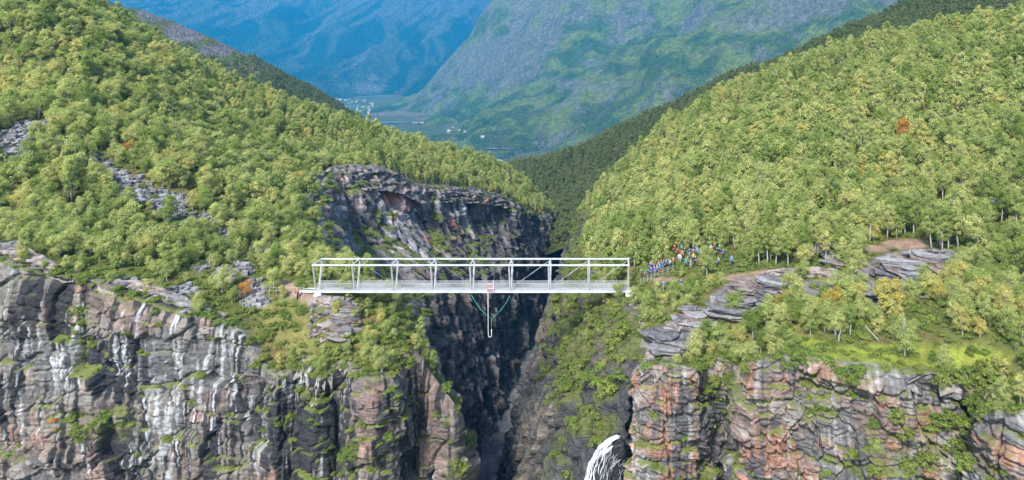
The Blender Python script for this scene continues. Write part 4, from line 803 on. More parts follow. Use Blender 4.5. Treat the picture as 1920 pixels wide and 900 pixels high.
for rim_, nm_, step in ((RIM_A, "pale cliff", 2), (RIM_F, "red cliff", 2)):      # bushes breaking the line of the brinks
    for i in range(len(rim_) - 1):
        a_, b_ = Vector(rim_[i]), Vector(rim_[i + 1])
        for k in range(max(1, int((b_ - a_).length / 2.6))):
            if R.random() < .42: continue
            q = a_.lerp(b_, R.random()) + Vector((R.uniform(-.6, .6), R.uniform(-.5, .9), 0)); u_, v_ = PX(q.x, q.y, q.z)
            if u_ < -20 or u_ > 1940: continue
            q.z = ground_z(q.x, q.y) - .15 if HB.ray_cast(Vector((q.x, q.y, 300)), Vector((0, 0, -1)))[0] is not None else q.z - .5; sc = R.uniform(.45, 1.05); b = R.choice(BUSH)
            near_ = "the dark corner" if u_ < 130 else "the stained notch" if u_ < 330 else "the pale streaks" if u_ < 480 else "the wet black face" if u_ < 665 else "the red pillar" if u_ < 760 else "the red spur's tip" if u_ < 900 else "the waterfall" if u_ < 1310 else "the shaded cleft" if u_ < 1410 else "the grey rock head" if u_ < 1560 else "the grassy terrace" if u_ < 1805 else "the gully"
            copy_thing("bush", (("stems", b[0]), ("foliage", b[1])), q, R.uniform(0, 6.28), sc, ("small " if sc < .75 else "full ") + "green bush on the brink of the " + nm_ + " by " + near_, "bush", "bushes on the cliff brinks")
for px, py, sc, lb in [(1160, 560, .62, "pale young birch against the bridge's last panel"), (1135, 570, .5, "young birch under the bridge's last panel"), (1190, 575, .6, "young birch below the bridge's end post"), (1215, 585, .6, "bushy birch below the spectators' fence"), (1640, 860, .75, "thin birch on the lower ledge of the red cliff"), (1720, 850, .7, "birch in the gully beside the grey face"), (1100, 640, .55, "small birch on the mossy spur"), (1130, 700, .5, "leaning birch low on the mossy spur")]:
    shrub(px, py, sc, lb, "birch")
p = hit(1690, 300)[0]; p = Vector((W(1690, 262, 168)[0], 168, 0)); p.z = ground_z(p.x, p.y)
copy_thing("birch_tree", (("trunk", BIRCH[5][0]), ("crown", BIRCH[5][1])), p, 1.0, 1.3, "single bright orange birch among green ones on the hillside", "tree", None, mats=(None, M_LEAF_ORANGE))
for px, d, sc, lb, mt in [(380, 165, .9, "orange-tinted birch beside the scree", M_LEAF_YELLOW), (240, 150, .7, "amber bushy birch above the scree", M_LEAF_ORANGE), (460, 108, .6, "small orange birch near the bridge approach", M_LEAF_ORANGE), (1465, 93, .7, "yellowing birch on the rock terrace", M_LEAF_YELLOW), (1560, 90, .9, "yellow-tinged birch behind the grass terrace", M_LEAF_YELLOW), (1900, 150, .9, "golden birch high on the bright hillside", M_LEAF_YELLOW), (1610, 150, .9, "pale golden birch below the orange one", M_LEAF_YELLOW)]:
    x = (px - CX) * d / FPX; copy_thing("birch_tree", (("trunk", BIRCH[6][0]), ("crown", BIRCH[6][1])), (x, d, ground_z(x, d)), 2.0, sc, lb, "tree", None, mats=(None, mt))
p = hit(1697, 672)[0]; copy_thing("birch_tree", (("trunk", BIRCH[1][0]), ("crown", BIRCH[7][1])), p, .4, .95, "lone spreading birch with bare trunk on the grassy terrace", "tree", None)
R = random.Random(41)
for k in range(26):      # the birch screen along the back of the grassy terrace
    px = 1300 + k * 24 + R.uniform(-10, 10); d = R.uniform(85.5, 93); x = (px - CX) * d / FPX; b = BIRCH[4 + k % 5]
    copy_thing("birch_tree", (("trunk", b[0]), ("crown", b[1])), (x, d, ground_z(x, d) - .05), R.uniform(0, 6.28), R.uniform(.62, .95), ("bushy pale green birch in the terrace screen, %s to the shaded cleft" % ORD[k]), "tree", "birch screen behind the grassy terrace")
# fallen and dead stems
for k, (px, py, L_, an, lb) in enumerate([(100, 262, 2.2, .9, "bleached crooked dead trunk beside the scree"), (385, 395, 2.4, -.4, "pale dead trunk standing in the scree"), (180, 470, 2.6, .3, "bleached bent trunk above the cliff"), (1345, 645, 1.6, .5, "short white dead stump at the grass edge"), (1572, 640, 1.8, .15, "white broken stem on the grassy terrace"), (1650, 640, 3.0, -.7, "pale leaning dead stem behind the grassy terrace")]):
    q = hit(px, py)[0]; mb = MB(); R = random.Random(k)
    P = [q + Vector((math.sin(an) * L_ * f + R.uniform(-.08, .08), R.uniform(-.08, .08), math.cos(an) * L_ * f - .2)) for f in (0, .25, .5, .75, 1)]
    mb.tube(P, [.11, .095, .08, .06, .03], 6)
    mb.tube([P[2], P[2] + Vector((-.4, -.1, .45)), P[2] + Vector((-.55, -.2, .9))], [.05, .03, .012], 5)
    tag(mb.build("dead_tree", M_BARK, None, True), lb, "dead tree")

# ------------------------------------------------------------ footbridge
M_STEEL = mat_plain("white_painted_steel", (.35, .36, .368), .55, .2, .9); M_MESH = mat_plain("galvanised_bars", (.30, .315, .33), .6, .1, 2.0, metal=.2)
M_CABLE = mat_plain("steel_rod", (.45, .46, .47), .5, .1); M_CONC = mat_plain("concrete", (.36, .355, .34), .85, .18, 2.5); M_DECK = mat_plain("deck_grating", (.35, .36, .37), .7, .15)
BX = [(px - CX) * 107.5 / FPX for px in (586.5, 660, 733.5, 807.5, 881, 954.5, 1028.5, 1103, 1178.5)]
ZT, YF, YR, YC, HB_ = 4.95, 107.5, 110.75, 109.1, .55
BZ = .12
bridge = empty("footbridge", (BX[4], YC, 0)); tag(bridge, "white steel truss footbridge spanning the dark gorge", "bridge")
def bpart(mb, name, mat, parent=bridge, smooth=False):
    for i, v in enumerate(mb.v): mb.v[i] = (v[0] - BX[4], v[1] - YC, v[2])
    return mb.build(name, mat, parent, smooth)
for y in (YF, YR):
    mb = MB(); mb.box(((BX[0] + BX[8]) / 2, y, ZT), (BX[8] - BX[0] + .3, .22, .22)); bpart(mb, "top_chord", M_STEEL)
for y in (YC - HB_, YC + HB_):
    mb = MB(); mb.box(((BX[0] + BX[8]) / 2 - 1.1, y, BZ), (BX[8] - BX[0] + 3.4, .25, .36)); bpart(mb, "bottom_chord", M_STEEL)
for i, x in enumerate(BX):
    mb = MB(); mb.box((x, (YF + YR) / 2, ZT - .002), (.18, YR - YF - .225, .18)); bpart(mb, "cross_beam", M_STEEL)
    mb = MB(); mb.box((x, YC, BZ - .12), (.2, 2 * HB_ - .26, .2)); bpart(mb, "floor_beam", M_STEEL)
    for y, yb in ((YF, YC - HB_), (YR, YC + HB_)):
        mb = MB(); mb.tube([(x, yb, BZ + .2), (x, y, ZT - .10)], .14, 4, flat=True); bpart(mb, "post", M_STEEL)
for i in range(8):
    x0, x1 = BX[i], BX[i + 1]
    a, b = ((x0, x1) if i >= 4 else (x1, x0))
    mb = MB(); mb.tube([(a + .1, YC + HB_ + .03, .4), (b - .1, YR - .05, ZT - .2)], .026 if i >= 5 else .010, 6); bpart(mb, "diagonal_rod", M_CABLE)
    mb = MB(); mb.box(((x0 + x1) / 2, YC, BZ + .10), (x1 - x0 - .02, 2 * HB_ - .27, .06)); bpart(mb, "deck_panel", M_DECK)
    for s in (-1, 1):
        mb = MB(); y = YC + s * (HB_ + .02); xa, xb = x0 + .2, x1 - .2
        nb = int((xb - xa) / .10)
        for k in range(nb): mb.box((xa + (k + .5) * (xb - xa) / nb, y, .97), (.036, .02, 1.05))
        rp = bpart(mb, "railing_panel", M_MESH)
        mb = MB(); mb.box(((xa + xb) / 2, y, 1.53), (xb - xa, .06, .06)); bpart(mb, "handrail", M_MESH, rp); mb = MB(); mb.box(((xa + xb) / 2, y, .41), (xb - xa, .05, .05)); bpart(mb, "kick_rail", M_MESH, rp)
mb = MB(); mb.add([(BX[0] - .75, YC - 1.0, -2.2), (BX[0] + 1.35, YC - 1.0, -2.2), (BX[0] + 1.35, YC + 1.1, -2.2), (BX[0] - .75, YC + 1.1, -2.2), (BX[0] - .2, YC - .8, -.13), (BX[0] + .95, YC - .8, -.13), (BX[0] + .95, YC + .9, -.13), (BX[0] - .2, YC + .9, -.13)], [(3, 2, 1, 0), (4, 5, 6, 7), (0, 1, 5, 4), (1, 2, 6, 5), (2, 3, 7, 6), (3, 0, 4, 7)])
tag(mb.build("bridge_footing", M_CONC), "tapered pale concrete footing under the bridge end with the approach railing", "footing")
mb = MB(); mb.box((BX[8] + .1, YC, -1.25), (1.3, 1.6, 2.1)); tag(mb.build("bridge_footing", M_CONC), "concrete footing under the bridge end by the spectators", "footing")
# jump frame on the railing
jf = empty("jump_ladder", (W(920, 548, 108.3)[0], 108.2, .25)); tag(jf, "red and white rung frame standing at the bridge railing", "ladder")
M_RED = mat_plain("red_paint", (.55, .12, .09), .5, .1); x0 = -.55
for k, (xx, hh) in enumerate(((-.5, 1.9), (.5, 1.9))):
    mb = MB(); mb.box((xx, 0, hh / 2), (.11, .09, hh)); c = mb.build("side_rail", M_STEEL, jf)
    if k == 0: c.data.materials[0] = M_RED; c["label"] = "red painted side rail"
for k in range(4):
    mb = MB(); mb.box((0, 0, .2 + k * .36), (.9, .07, .10)); mb.build("rung", M_RED if k % 2 == 0 else M_STEEL, jf)
mb = MB(); mb.box((-.2, 0, .02), (.3, .06, .06))
# ropes
M_CORD = mat_plain("white_rubber_cord", (.42, .43, .42), .7, .08); M_GREEN = mat_plain("green_rope", (.03, .22, .16), .7, .1)
def pxl(lst, d): return [W(a, b, d) for a, b in lst]
mb = MB(); U_ = [(915, 549), (915.2, 580), (915.4, 615), (915.6, 627)] + [(918.6 - 3 * math.cos(t), 628 + 4.2 * math.sin(t)) for t in np.linspace(.2, math.pi - .2, 7)] + [(921.6, 626), (921.6, 617)]
mb.tube(pxl(U_, 108.2), .055, 8); tag(mb.build("bungee_cord", M_CORD, None, True), "white bungee cord hanging in a long loop below the deck", "cord")
gr = empty("sling_rope", W(921, 598, 108.5)); tag(gr, "green rope slung in a V under the bridge deck", "rope")
def gpart(lst, r, nm):
    mb = MB(); mb.tube([Vector(q) - Vector(gr.location) for q in pxl(lst, 108.5)], r, 6); mb.build(nm, M_GREEN, gr, True)
gpart([(884, 553), (890, 564), (898, 576), (908, 587), (921.4, 597.5)], .045, "rope_arm"); gpart([(956, 554), (949, 568), (940, 580), (931, 590), (922, 597.5)], .045, "rope_arm")
gpart([(921.6, 596.5), (921.6, 617.5)], .045, "rope_tail")
# railings at both ends
def fence(name, pts_, label, hgt=1.15, rails=(1.1, .6)):
    b0 = Vector(pts_[0]); e = empty(name, b0); tag(e, label, "railing")
    for q in pts_:
        q = Vector(q) - b0; mb = MB(); mb.tube([q - Vector((0, 0, .3)), q + Vector((0, 0, hgt))], .04, 6); mb.build("post", M_MESH, e)
    for r in rails:
        mb = MB(); mb.tube([Vector(q) - b0 + Vector((0, 0, r)) for q in pts_], .018, 6); mb.build("rail", M_MESH, e)
fence("railing", [(x, 108.6 + .02 * (x + 55), max(ground_z(x, 108.4), -.3)) for x in np.linspace(-61, -55.3, 6)], "white post railing leading up to the bridge from the red soil path")
vf = []
for a, b in ((1201, 523), (1207, 523), (1214, 522), (1221, 521), (1228, 518), (1235, 515), (1243, 511), (1252, 507), (1262, 503)):
    x, y, z = W(a, b, 111.0 + (a - 1200) * .045); vf.append((x, y, ground_z(x, y)))
fence("viewing_fence", vf, "white post fence in front of the crowded spectators", 1.2, (1.15, .75, .35))
# ------------------------------------------------------------ people
def skin_mesh(name, V, E, Rd, sub=1):
    me = bpy.data.meshes.new(name); me.from_pydata(V, E, []); o = bpy.data.objects.new(name, me); COL.objects.link(o)
    md = o.modifiers.new("skin", 'SKIN'); md.use_smooth_shade = True
    if not me.skin_vertices:
        bm = bmesh.new(); bm.from_mesh(me); bm.verts.layers.skin.verify(); bm.to_mesh(me); bm.free()
    sv = me.skin_vertices[0].data
    for i, r in enumerate(Rd): sv[i].radius = (r, r) if not isinstance(r, tuple) else r; sv[i].use_root = (i == 0)
    s = o.modifiers.new("sub", 'SUBSURF'); s.levels = sub; s.render_levels = sub
    d = bpy.context.evaluated_depsgraph_get(); d.update(); r = bpy.data.meshes.new_from_object(o.evaluated_get(d))
    bpy.data.objects.remove(o); return r
M_SKIN = mat_plain("skin", (.52, .33, .25), .6, .06); M_HAIR = mat_plain("hair", (.07, .045, .03), .7, .2); M_EYE = mat_plain("eye", (.03, .025, .02), .3, .02)
def person_meshes(pose):
    # x to the person's left, -y forward
    arm = {'hang': [(.19, 0, 1.42), (.25, .02, 1.14), (.26, -.06, .90)], 'rail': [(.19, 0, 1.42), (.24, -.05, 1.15), (.20, -.32, 1.08)], 'phone': [(.19, 0, 1.42), (.25, -.10, 1.18), (.10, -.32, 1.38)], 'walk': [(.19, 0, 1.42), (.24, .12, 1.16), (.24, .02, .93)]}
    leg = {'hang': (-.0, .0), 'rail': (.03, -.04), 'phone': (0, .05), 'walk': (.22, -.2)}
    fl, fr = leg[pose]; other = {'hang': 'hang', 'rail': 'rail', 'phone': 'hang', 'walk': 'hang'}[pose]
    V = [(0, 0, .96), (0, .01, 1.15), (0, .01, 1.34), (0, .01, 1.46), (0, -.01, 1.55), (0, -.02, 1.63), (0, -.02, 1.72)]
    Rd = [(.15, .105), (.14, .10), (.165, .11), (.09, .075), .055, (.078, .095), (.07, .085)]
    E = [(i, i + 1) for i in range(6)]; J = V[:]; JE = [(0, 1), (1, 2), (2, 3)]; JR = [(.185, .135), (.175, .13), (.195, .14), (.105, .09)]; J = V[:4]
    T = [(0, 0, .98)]; TE = []; TR = [(.165, .12)]; SH = []
    for s, a, fy in ((1, pose, fl), (-1, other, fr)):
        A = [(s * x, y, z) for x, y, z in arm[a]]; o = len(V); V += A; Rd += [.062, .048, .034]; E += [(2, o), (o, o + 1), (o + 1, o + 2)]
        oj = len(J); el, wr = Vector(A[1]), Vector(A[2]); J += [A[0], A[1], tuple(wr.lerp(el, .12))]; JR += [.085, .068, .055]; JE += [(2, oj), (oj, oj + 1), (oj + 1, oj + 2)]
        d = (wr - el).normalized(); side = d.cross(Vector((0, 0, 1)) if abs(d.z) < .9 else Vector((1, 0, 0))).normalized()
        palm = len(V); pc = wr + d * .075; V.append(tuple(pc)); Rd.append((.036, .02)); E.append((o + 2, palm)); cur = Vector((0, -.3, -.2))
        for k, (w_, l_) in enumerate(((-.028, .068), (-.010, .08), (.010, .075), (.028, .058))):
            b = pc + side * w_ + d * .02; m1 = b + d * l_ * .55; m2 = m1 + (d + cur).normalized() * l_ * .5; q = len(V); V += [tuple(b), tuple(m1), tuple(m2)]; Rd += [.010, .009, .007]; E += [(palm, q), (q, q + 1), (q + 1, q + 2)]
        b = wr + d * .035 - side * .032; q = len(V); V += [tuple(b), tuple(b + d * .035 - side * .03)]; Rd += [.012, .009]; E += [(palm, q), (q, q + 1)]
        hip, kn, an = (s * .09, 0, .90), (s * .10, -.04 - fy * .4 if fy > 0 else -.02 - fy * .3, .49), (s * .10, -fy + .03, .085)
        o = len(V); V += [hip, kn, an, (s * .11, an[1] - .14, .035)]; Rd += [.085, .058, .042, (.04, .03)]; E += [(0, o), (o, o + 1), (o + 1, o + 2), (o + 2, o + 3)]
        ot = len(T); T += [hip, kn, (an[0], an[1], .12)]; TR += [.108, .082, .068]; TE += [(0, ot), (ot, ot + 1), (ot + 1, ot + 2)]
        SH.append((an, s))
    body = skin_mesh("body", V, E, Rd); body.materials.clear(); body.materials.append(M_SKIN); body.materials.append(M_EYE)
    bm = bmesh.new(); bm.from_mesh(body)
    def blob(c, r, mi, sc=(1, 1, 1)):
        g = bmesh.ops.create_icosphere(bm, subdivisions=1, radius=r, matrix=Matrix.Translation(c) @ Matrix.Diagonal((*sc, 1)))
        for v in g['verts']:
            for f in v.link_faces: f.material_index = mi
    for s in (1, -1): blob((s * .03, -.105, 1.665), .012, 1); blob((s * .085, -.01, 1.655), .025, 0, (.4, .8, 1.2))
    blob((0, -.118, 1.64), .018, 0, (.7, 1, 1.3)); blob((0, -.105, 1.60), .02, 1, (1.2, .3, .25))
    bm.to_mesh(body); bm.free()
    jk = skin_mesh("jacket", J, JE, JR); tr = skin_mesh("trousers", T, TE, TR)
    mb = MB()
    for an, s in SH:
        mb.tube([(an[0], an[1] + .07, .05), (an[0], an[1] - .03, .065), (an[0] + s * .01, an[1] - .13, .045), (an[0] + s * .01, an[1] - .19, .035)], [.045, .058, .05, .025], 8)
    shoes = mesh_of(mb, "shoes", M_EYE)
    def cap(zc, r, cut):
        bm = bmesh.new(); bmesh.ops.create_uvsphere(bm, u_segments=12, v_segments=8, radius=r)
        bmesh.ops.delete(bm, geom=[v for v in bm.verts if v.co.z < cut or (v.co.y < -.04 and v.co.z < .03)], context='VERTS')
        for v in bm.verts: v.co = Vector((v.co.x * .98, v.co.y * 1.12 - .008, v.co.z * 1.05 + zc))
        me = bpy.data.meshes.new("hair"); bm.to_mesh(me); bm.free(); me.polygons.foreach_set("use_smooth", [True] * len(me.polygons)); return me
    return dict(body=body, jacket=jk, trousers=tr, shoes=shoes, hair=cap(1.675, .098, -.055))
PEOPLE = {p: person_meshes(p) for p in ('hang', 'rail', 'phone', 'walk')}
CLO = {}
def cloth(c):
    if c not in CLO: CLO[c] = mat_plain("cloth_%02d" % len(CLO), c, .85, .15, 8)
    return CLO[c]
RED, TEAL, BLUE, NAVY, WHT, BLK, PURP, ORG, GRY, BRN, GRN, PNK, SKYB, YEL = (.22, .02, .025), (.02, .16, .18), (.02, .06, .22), (.02, .03, .10), (.32, .32, .33), (.015, .015, .018), (.10, .05, .30), (.4, .1, .04), (.18, .18, .19), (.10, .06, .04), (.03, .14, .07), (.42, .12, .12), (.07, .17, .30), (.3, .26, .05)
def person(loc, face, pose, jc, tc, hc, label, group=None, bag=None, sc=1.0):
    m = PEOPLE[pose]; e = empty("person", loc, face, sc); tag(e, label, "person", group)
    for nm, mt in (("body", None), ("jacket", cloth(jc)), ("trousers", cloth(tc)), ("shoes", cloth(BLK)), ("hair", cloth(hc))):
        c = bpy.data.objects.new(nm, m[nm]); link(c, e if nm not in ("hair", "shoes") else bod)
        if nm == "body": bod = c
        if mt is not None:
            if not c.data.materials: c.data.materials.append(mt)
            c.material_slots[0].link = 'OBJECT'; c.material_slots[0].material = mt
    if bag:
        mb = MB(); mb.tube([(0, .22, 1.02), (0, .25, 1.1), (0, .25, 1.35), (0, .2, 1.45)], [.13, .17, .16, .09], 8); mb.build("backpack", cloth(bag), e, True)
    return e
HAIRC = [(.05, .03, .02), (.25, .16, .07), (.09, .05, .03)]
person((W(963, 550, 109)[0], YC, BZ + .13), math.pi * .5, 'walk', BRN, GRY, HAIRC[0], "person in brown crossing the bridge deck")
person((W(560, 547, 108)[0], 107.6, ground_z(W(560, 547, 108)[0], 107.6)), math.pi * .45, 'hang', PNK, BLK, (.5, .06, .06), "person in pinkish red jacket and black trousers on the bridge approach", bag=NAVY)
crowd = [(1203, 521, GRY, BLK, "grey jacket by the fence's lower end"), (1209, 522, TEAL, BLK, "dark teal jacket at the fence's lower end"), (1215, 521, TEAL, NAVY, "teal jacket behind the fence"), (1221, 519, BLUE, NAVY, "blue jacket behind the fence"), (1227, 517, PURP, NAVY, "purple jacket behind the fence"), (1232, 515, SKYB, BLK, "light blue jacket behind the fence"), (1237, 512, TEAL, RED, "teal jacket and red trousers behind the fence"), (1242, 509, BLUE, NAVY, "bright blue jacket behind the fence"), (1249, 506, BLUE, BLK, "blue jacket at the fence's upper end"), (1256, 503, WHT, NAVY, "white jacket at the fence's upper end"), (1262, 500, PNK, GRY, "pink jacket at the fence's upper end"),
    (1212, 513, NAVY, BLK, "navy jacket in the crowd's second row"), (1219, 510, PURP, BLK, "purple jacket in the crowd's second row"), (1226, 508, RED, BLK, "red jacket in the crowd's second row"), (1234, 505, WHT, GRY, "white jacket in the crowd's second row"), (1241, 500, RED, BLK, "bright red jacket standing tall in the crowd"), (1249, 498, SKYB, NAVY, "pale blue jacket in the crowd's back row"), (1256, 496, NAVY, BLK, "navy jacket in the crowd's back row"), (1273, 492, WHT, GRY, "white top behind the crowd"), (1286, 503, TEAL, BLK, "teal jacket between crowd and path"), (1289, 498, GRN, BLK, "green jacket between crowd and path")]
for k, (jc, cn) in enumerate([(NAVY, "navy"), (BLK, "black"), (TEAL, "teal"), (GRY, "grey"), (BLUE, "blue"), (RED, "red"), (PURP, "purple"), (WHT, "white"), (NAVY, "navy"), (BRN, "brown"), (GRN, "green"), (SKYB, "pale blue")]):
    a = 1207 + k * 4.7; crowd.append((a, 517.5 - (a - 1207) * .32 - (k % 2) * 5, jc, (BLK, NAVY, GRY)[k % 3], "%s clothes packed into the middle of the crowd" % cn))
UP = []
for k, (jc, cn, bx_, by_) in enumerate([(RED, "red", 1270, 482), (BLK, "black", 1284, 480), (NAVY, "navy", 1293, 484), (GRY, "grey", 1314, 482), (TEAL, "teal", 1322, 478), (BRN, "brown", 1328, 485), (BLK, "black", 1344, 482), (BLUE, "blue", 1356, 484), (WHT, "white", 1276, 494), (NAVY, "navy", 1304, 498), (GRY, "grey", 1347, 500), (SKYB, "pale blue", 1295, 505)]):
    crowd.append((bx_, by_, jc, (BLK, NAVY, GRY)[k % 3], "%s clothes in the loose group " % cn + ("climbing the slope above the crowd" if by_ < 490 else "between the crowd and the path walkers")))
R = random.Random(9)
def foot(px, py):
    q = hit(px, py, {'h': HB})[0]; return q
for a, b, jc, tc, lb in crowd:
    q = foot(a, b)
    person(q, math.pi * .5 * -1 + R.uniform(-.5, .3) if False else R.uniform(-1.1, -.4), R.choice(('rail', 'phone', 'hang')), jc, tc, R.choice(HAIRC + [WHT, RED]), "person in " + lb, "spectators crowding behind the fence", sc=R.uniform(.95, 1.06))
for a, b, jc, tc, ps, lb in [(1265, 475, RED, BLK, 'phone', "red jacket standing on the slope above the crowd"), (1278, 474, TEAL, BLK, 'hang', "dark teal jacket beside a red one above the crowd"), (1279, 486, ORG, BLK, 'hang', "orange top below the red and teal pair"), (1300, 477, NAVY, GRY, 'hang', "navy jacket in the birches above the crowd"), (1307, 480, SKYB, NAVY, 'rail', "grey-blue jacket in the birches above the crowd"), (1333, 476, WHT, BLK, 'phone', "white top in the upper group"), (1340, 472, BRN, BLK, 'phone', "brown jacket in the upper group"), (1349, 476, GRN, BLK, 'hang', "dark green jacket in the upper group"), (1300, 492, YEL, BLK, 'rail', "yellow top between upper group and path"), (1314, 506, RED, BLK, 'walk', "red jacket walking on the path"), (1333, 505, WHT, BLK, 'walk', "white jacket walking on the path"), (1321, 507, BLK, BLK, 'walk', "black clothes between red and white walkers"), (1372, 498, SKYB, NAVY, 'hang', "bright blue jacket alone beside the path"), (1244, 546, SKYB, GRY, 'hang', "pale blue top in the bushes below the fence"), (1277, 543, BLUE, BLK, 'hang', "blue jacket in the bushes below the path")]:
    q = foot(a, b); person(q, R.uniform(-1.3, .2), ps, jc, tc, R.choice(HAIRC), "person in " + lb, sc=R.uniform(.97, 1.05))

# ------------------------------------------------------------ waterfall over a wet rock boss
def mat_water():
    m, nt, out = newmat("falling_water"); uv = N(nt, 'ShaderNodeAttribute', attribute_name='flow').outputs['Color']
    n = noise(nt, scaled(nt, uv, (26, 2.2, 1)), 1.0, 5, .65, .4); w = N(nt, 'ShaderNodeAttribute', attribute_name='body').outputs['Fac']
    f = ramp(nt, math_n(nt, 'ADD', n, math_n(nt, 'MULTIPLY', w, .55)), [(.58, (0, 0, 0)), (.86, (.9, .9, .9))])
    d = N(nt, 'ShaderNodeBsdfPrincipled'); d.inputs['Base Color'].default_value = (.33, .35, .375, 1); d.inputs['Roughness'].default_value = .5
    t = N(nt, 'ShaderNodeBsdfTransparent'); mx = N(nt, 'ShaderNodeMixShader'); nt.links.new(f, mx.inputs[0]); nt.links.new(t.outputs[0], mx.inputs[1]); nt.links.new(d.outputs[0], mx.inputs[2]); nt.links.new(mx.outputs[0], out.inputs[0]); return m
def boss(off, nr=90, nc=60):
    a = np.linspace(0, 1, nc)[None]; b = np.linspace(0, 1, nr)[:, None]
    # flow lines leave the cleft at upper right, arch over to the left and drop
    sx_, sy_ = 1163 + 18 * a, 815 + 70 * a ** 1.2
    ex_, ey_ = 1096 + 78 * a, 935 + 20 * a
    x = sx_ + (ex_ - sx_) * (1 - (1 - b) ** 1.9); y = sy_ + (ey_ - sy_) * b ** 1.7
    d = 86.0 - 2.6 * np.sin(np.pi * np.clip(a * .8 + .1, 0, 1)) * (.35 + .65 * b) + 2.2 * (1 - b) - off
    P = np.stack([(x - CX) * d / FPX, d, CAMZ - (y - HY) * d / FPX], -1)
    return P, np.broadcast_to(a, x.shape), np.broadcast_to(b, x.shape)
P, a, b = boss(0); P = P + ((fbm(P[..., 0] * 1.1, P[..., 2] * 1.1, 0, 601, 4) - .5) * .9)[..., None] * np.array([0, -1, 0]); P[..., 1] += .35
tag(nobj("wet_rock", np_mesh("wet_rock", P, grid_faces(*a.shape), [M_WALL], attrs={'col': np.broadcast_to(np.array((.02, .021, .024)), P.shape).reshape(-1, 3)})), "black wet rock boss under the waterfall", "rock")
wf = empty("waterfall", W(1140, 880, 86)); tag(wf, "white waterfall curving over a black rock boss beside the red cliff", "waterfall")
P, a, b = boss(.12); P = P + ((fbm(a * 14, b * 3, 0, 603, 4) - .5) * .5)[..., None] * np.array([0, -1, 0])
body = .34 * np.clip(1.2 - 8 * a, 0, 1) + .0 * (1 - a) - .12 * sst(.7, 1, a)
me = np_mesh("water_veil", P - np.array(wf.location), grid_faces(*a.shape), [mat_water()], smooth=True, attrs={'flow': np.stack([a.ravel(), b.ravel(), 0 * b.ravel()], 1), 'body': body.ravel()}); nobj("water_veil", me, wf)
P, a, b = boss(.3, 60, 40); M_FOAM = mat_plain("white_water", (.44, .46, .48), .6, .1); mb = MB(); R = random.Random(12); wl_ = Vector(wf.location)
for k in range(210):
    aa = min(.99, abs(R.gauss(0, .075))) if k < 140 else R.uniform(.12, .95); c0 = int(aa * 38); r0 = R.randint(0, 46) if k % 4 else R.randint(0, 4); r0 = r0 if aa < .12 else max(r0, int(10 + 25 * aa * R.random())); ln_ = R.randint(6, 18) if aa < .3 else R.randint(4, 12)
    th = R.uniform(.012, .07) if aa < .3 else R.uniform(.010, .028); ph = R.uniform(0, 6); line = []; off = Vector((R.uniform(-.22, .18), -abs(R.gauss(0, .25)) * (1 if aa < .3 else .35), R.uniform(-.25, .1)))
    for r in range(r0, min(r0 + ln_, 59), 2):
        line.append(Vector(P[r, c0]) - wl_ + off * (.35 + r / 45) + Vector((.10 * math.sin(ph + r * .5) + R.uniform(-.06, .06), R.uniform(-.06, .06), R.uniform(-.07, .07))))
    if len(line) > 2: mb.tube(line, [th * (.2 + .8 * math.sin(math.pi * (i + .5) / len(line))) for i in range(len(line))], 5)
mb.build("water_strands", M_FOAM, wf, True)["kind"] = "stuff"

# ------------------------------------------------------------ rivers, village far down the valley
M_RIVER = mat_plain("river_water", (.12, .14, .155), .25, .2, .02, .5); M_GRAVEL = mat_plain("pale_gravel", (.26, .23, .17), .9, .2, .03)
def strip(name, line, w, mat, z):
    C_ = [Vector(on_valley(*q)) for q in line]; V = []; F = []
    P_ = []
    for i in range(len(C_) - 1):
        for k in range(8): P_.append(C_[i].lerp(C_[i + 1], k / 8) + Vector((18 * math.sin(i * 3 + k * .7), 10 * math.cos(i * 2 + k * .9), 0)))
    for i, q in enumerate(P_):
        t = (P_[min(i + 1, len(P_) - 1)] - P_[max(i - 1, 0)]).normalized(); n_ = Vector((-t.y, t.x, 0)); ww = w * (.6 + .5 * abs(math.sin(i * .63))) * min(1, .3 + i / 4, .3 + (len(P_) - 1 - i) / 4)
        V += [q + n_ * ww + Vector((0, 0, z)), q - n_ * ww + Vector((0, 0, z))]
    for i in range(len(P_) - 1): F.append((2 * i, 2 * i + 1, 2 * i + 3, 2 * i + 2))
    mb = MB(); mb.add(V, F); tag(mb.build(name, mat), kind="structure")
strip("river", [(1010, 268), (960, 262), (905, 256), (870, 247)], 9, M_RIVER, 4); strip("river", [(985, 280), (930, 281), (890, 272)], 10, M_RIVER, 4.2); strip("river", [(830, 235), (770, 230), (700, 232), (650, 216)], 18, M_RIVER, 4)
strip("gravel_bank", [(770, 233), (805, 231), (830, 227), (852, 222)], 26, M_GRAVEL, 5.2); strip("gravel_bank", [(885, 297), (910, 299), (935, 305)], 14, mat_plain("grey_gravel", (.2, .18, .18), .9, .2, .03), 5)
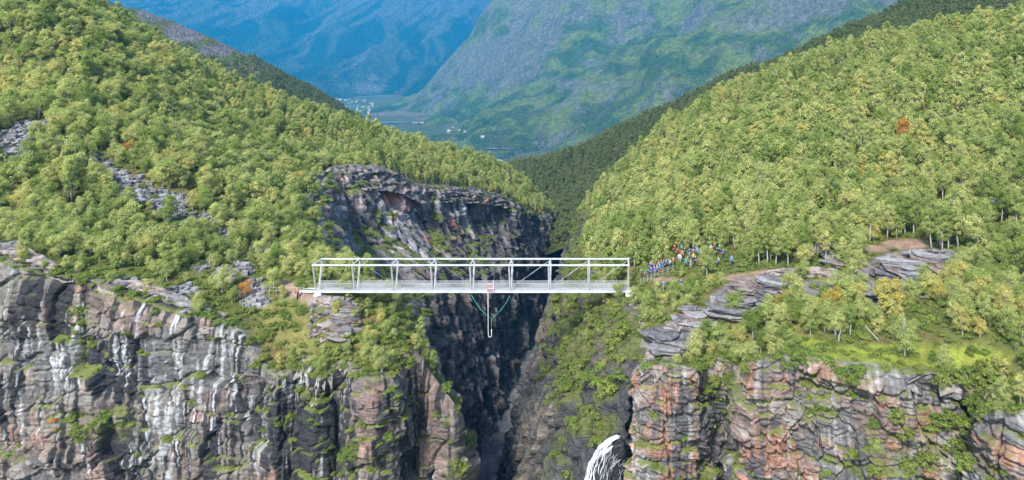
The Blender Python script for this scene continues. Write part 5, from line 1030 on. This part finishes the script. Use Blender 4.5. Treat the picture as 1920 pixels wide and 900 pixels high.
M_HW = mat_plain("white_house_wall", (.20, .20, .195), .7, .06); M_HR = mat_plain("house_roof", (.16, .10, .09), .8, .2); M_HRED = mat_plain("red_house_wall", (.32, .06, .045), .7, .1); M_HY = mat_plain("ochre_house_wall", (.5, .4, .2), .7, .1); M_ROOFL = mat_plain("pale_roof", (.25, .26, .27), .6, .1)
R = random.Random(4); spots = []
while len(spots) < 62:
    a, b = R.uniform(613, 700), R.uniform(184, 213)
    if b < 178 + (a - 613) * .16 or (b > 206 and R.random() < .6): continue
    spots.append((a, b, "village"))
for a, b in ((842, 247), (850, 240), (861, 245), (872, 248), (905, 258)): spots.append((a, b, "farm"))
for a, b, kd in spots:
    q = hit(a, b, BVH_FAR)[0]
    if q is None: continue
    big = .8 if kd == "farm" else R.uniform(.6, 1.0)
    w, l, h = 9 * big, R.uniform(11, 17) * big, 5.5 * big; mb = MB()
    mb.add([(-l/2, -w/2, -2), (l/2, -w/2, -2), (l/2, w/2, -2), (-l/2, w/2, -2), (-l/2, -w/2, h), (l/2, -w/2, h), (l/2, w/2, h), (-l/2, w/2, h), (-l/2, 0, h + w * .4), (l/2, 0, h + w * .4)], [(0, 1, 5, 4), (2, 3, 7, 6), (1, 2, 6, 9, 5), (3, 0, 4, 8, 7)], 0)
    o = w * .08; mb.add([(-l/2 - o, -w/2 - o, h - o * .7), (l/2 + o, -w/2 - o, h - o * .7), (l/2 + o, 0, h + w * .42), (-l/2 - o, 0, h + w * .42), (l/2 + o, w/2 + o, h - o * .7), (-l/2 - o, w/2 + o, h - o * .7)], [(0, 1, 2, 3), (3, 2, 4, 5)], 1)
    rnd = R.random(); wm, wl = (M_HW, "white") if rnd < .72 or kd == "farm" else ((M_HRED, "red") if rnd < .86 else (M_HY, "ochre"))
    ob = mb.build("house", [wm, R.choice((M_HR, M_ROOFL))]); ob.location = q; ob.rotation_euler = (0, 0, R.uniform(-.6, .6))
    tag(ob, wl + (" walled house in the distant valley village" if kd == "village" else " walled farm building among fields on the valley floor"), "house", "houses of the valley village" if kd == "village" else "farm buildings on the valley floor")
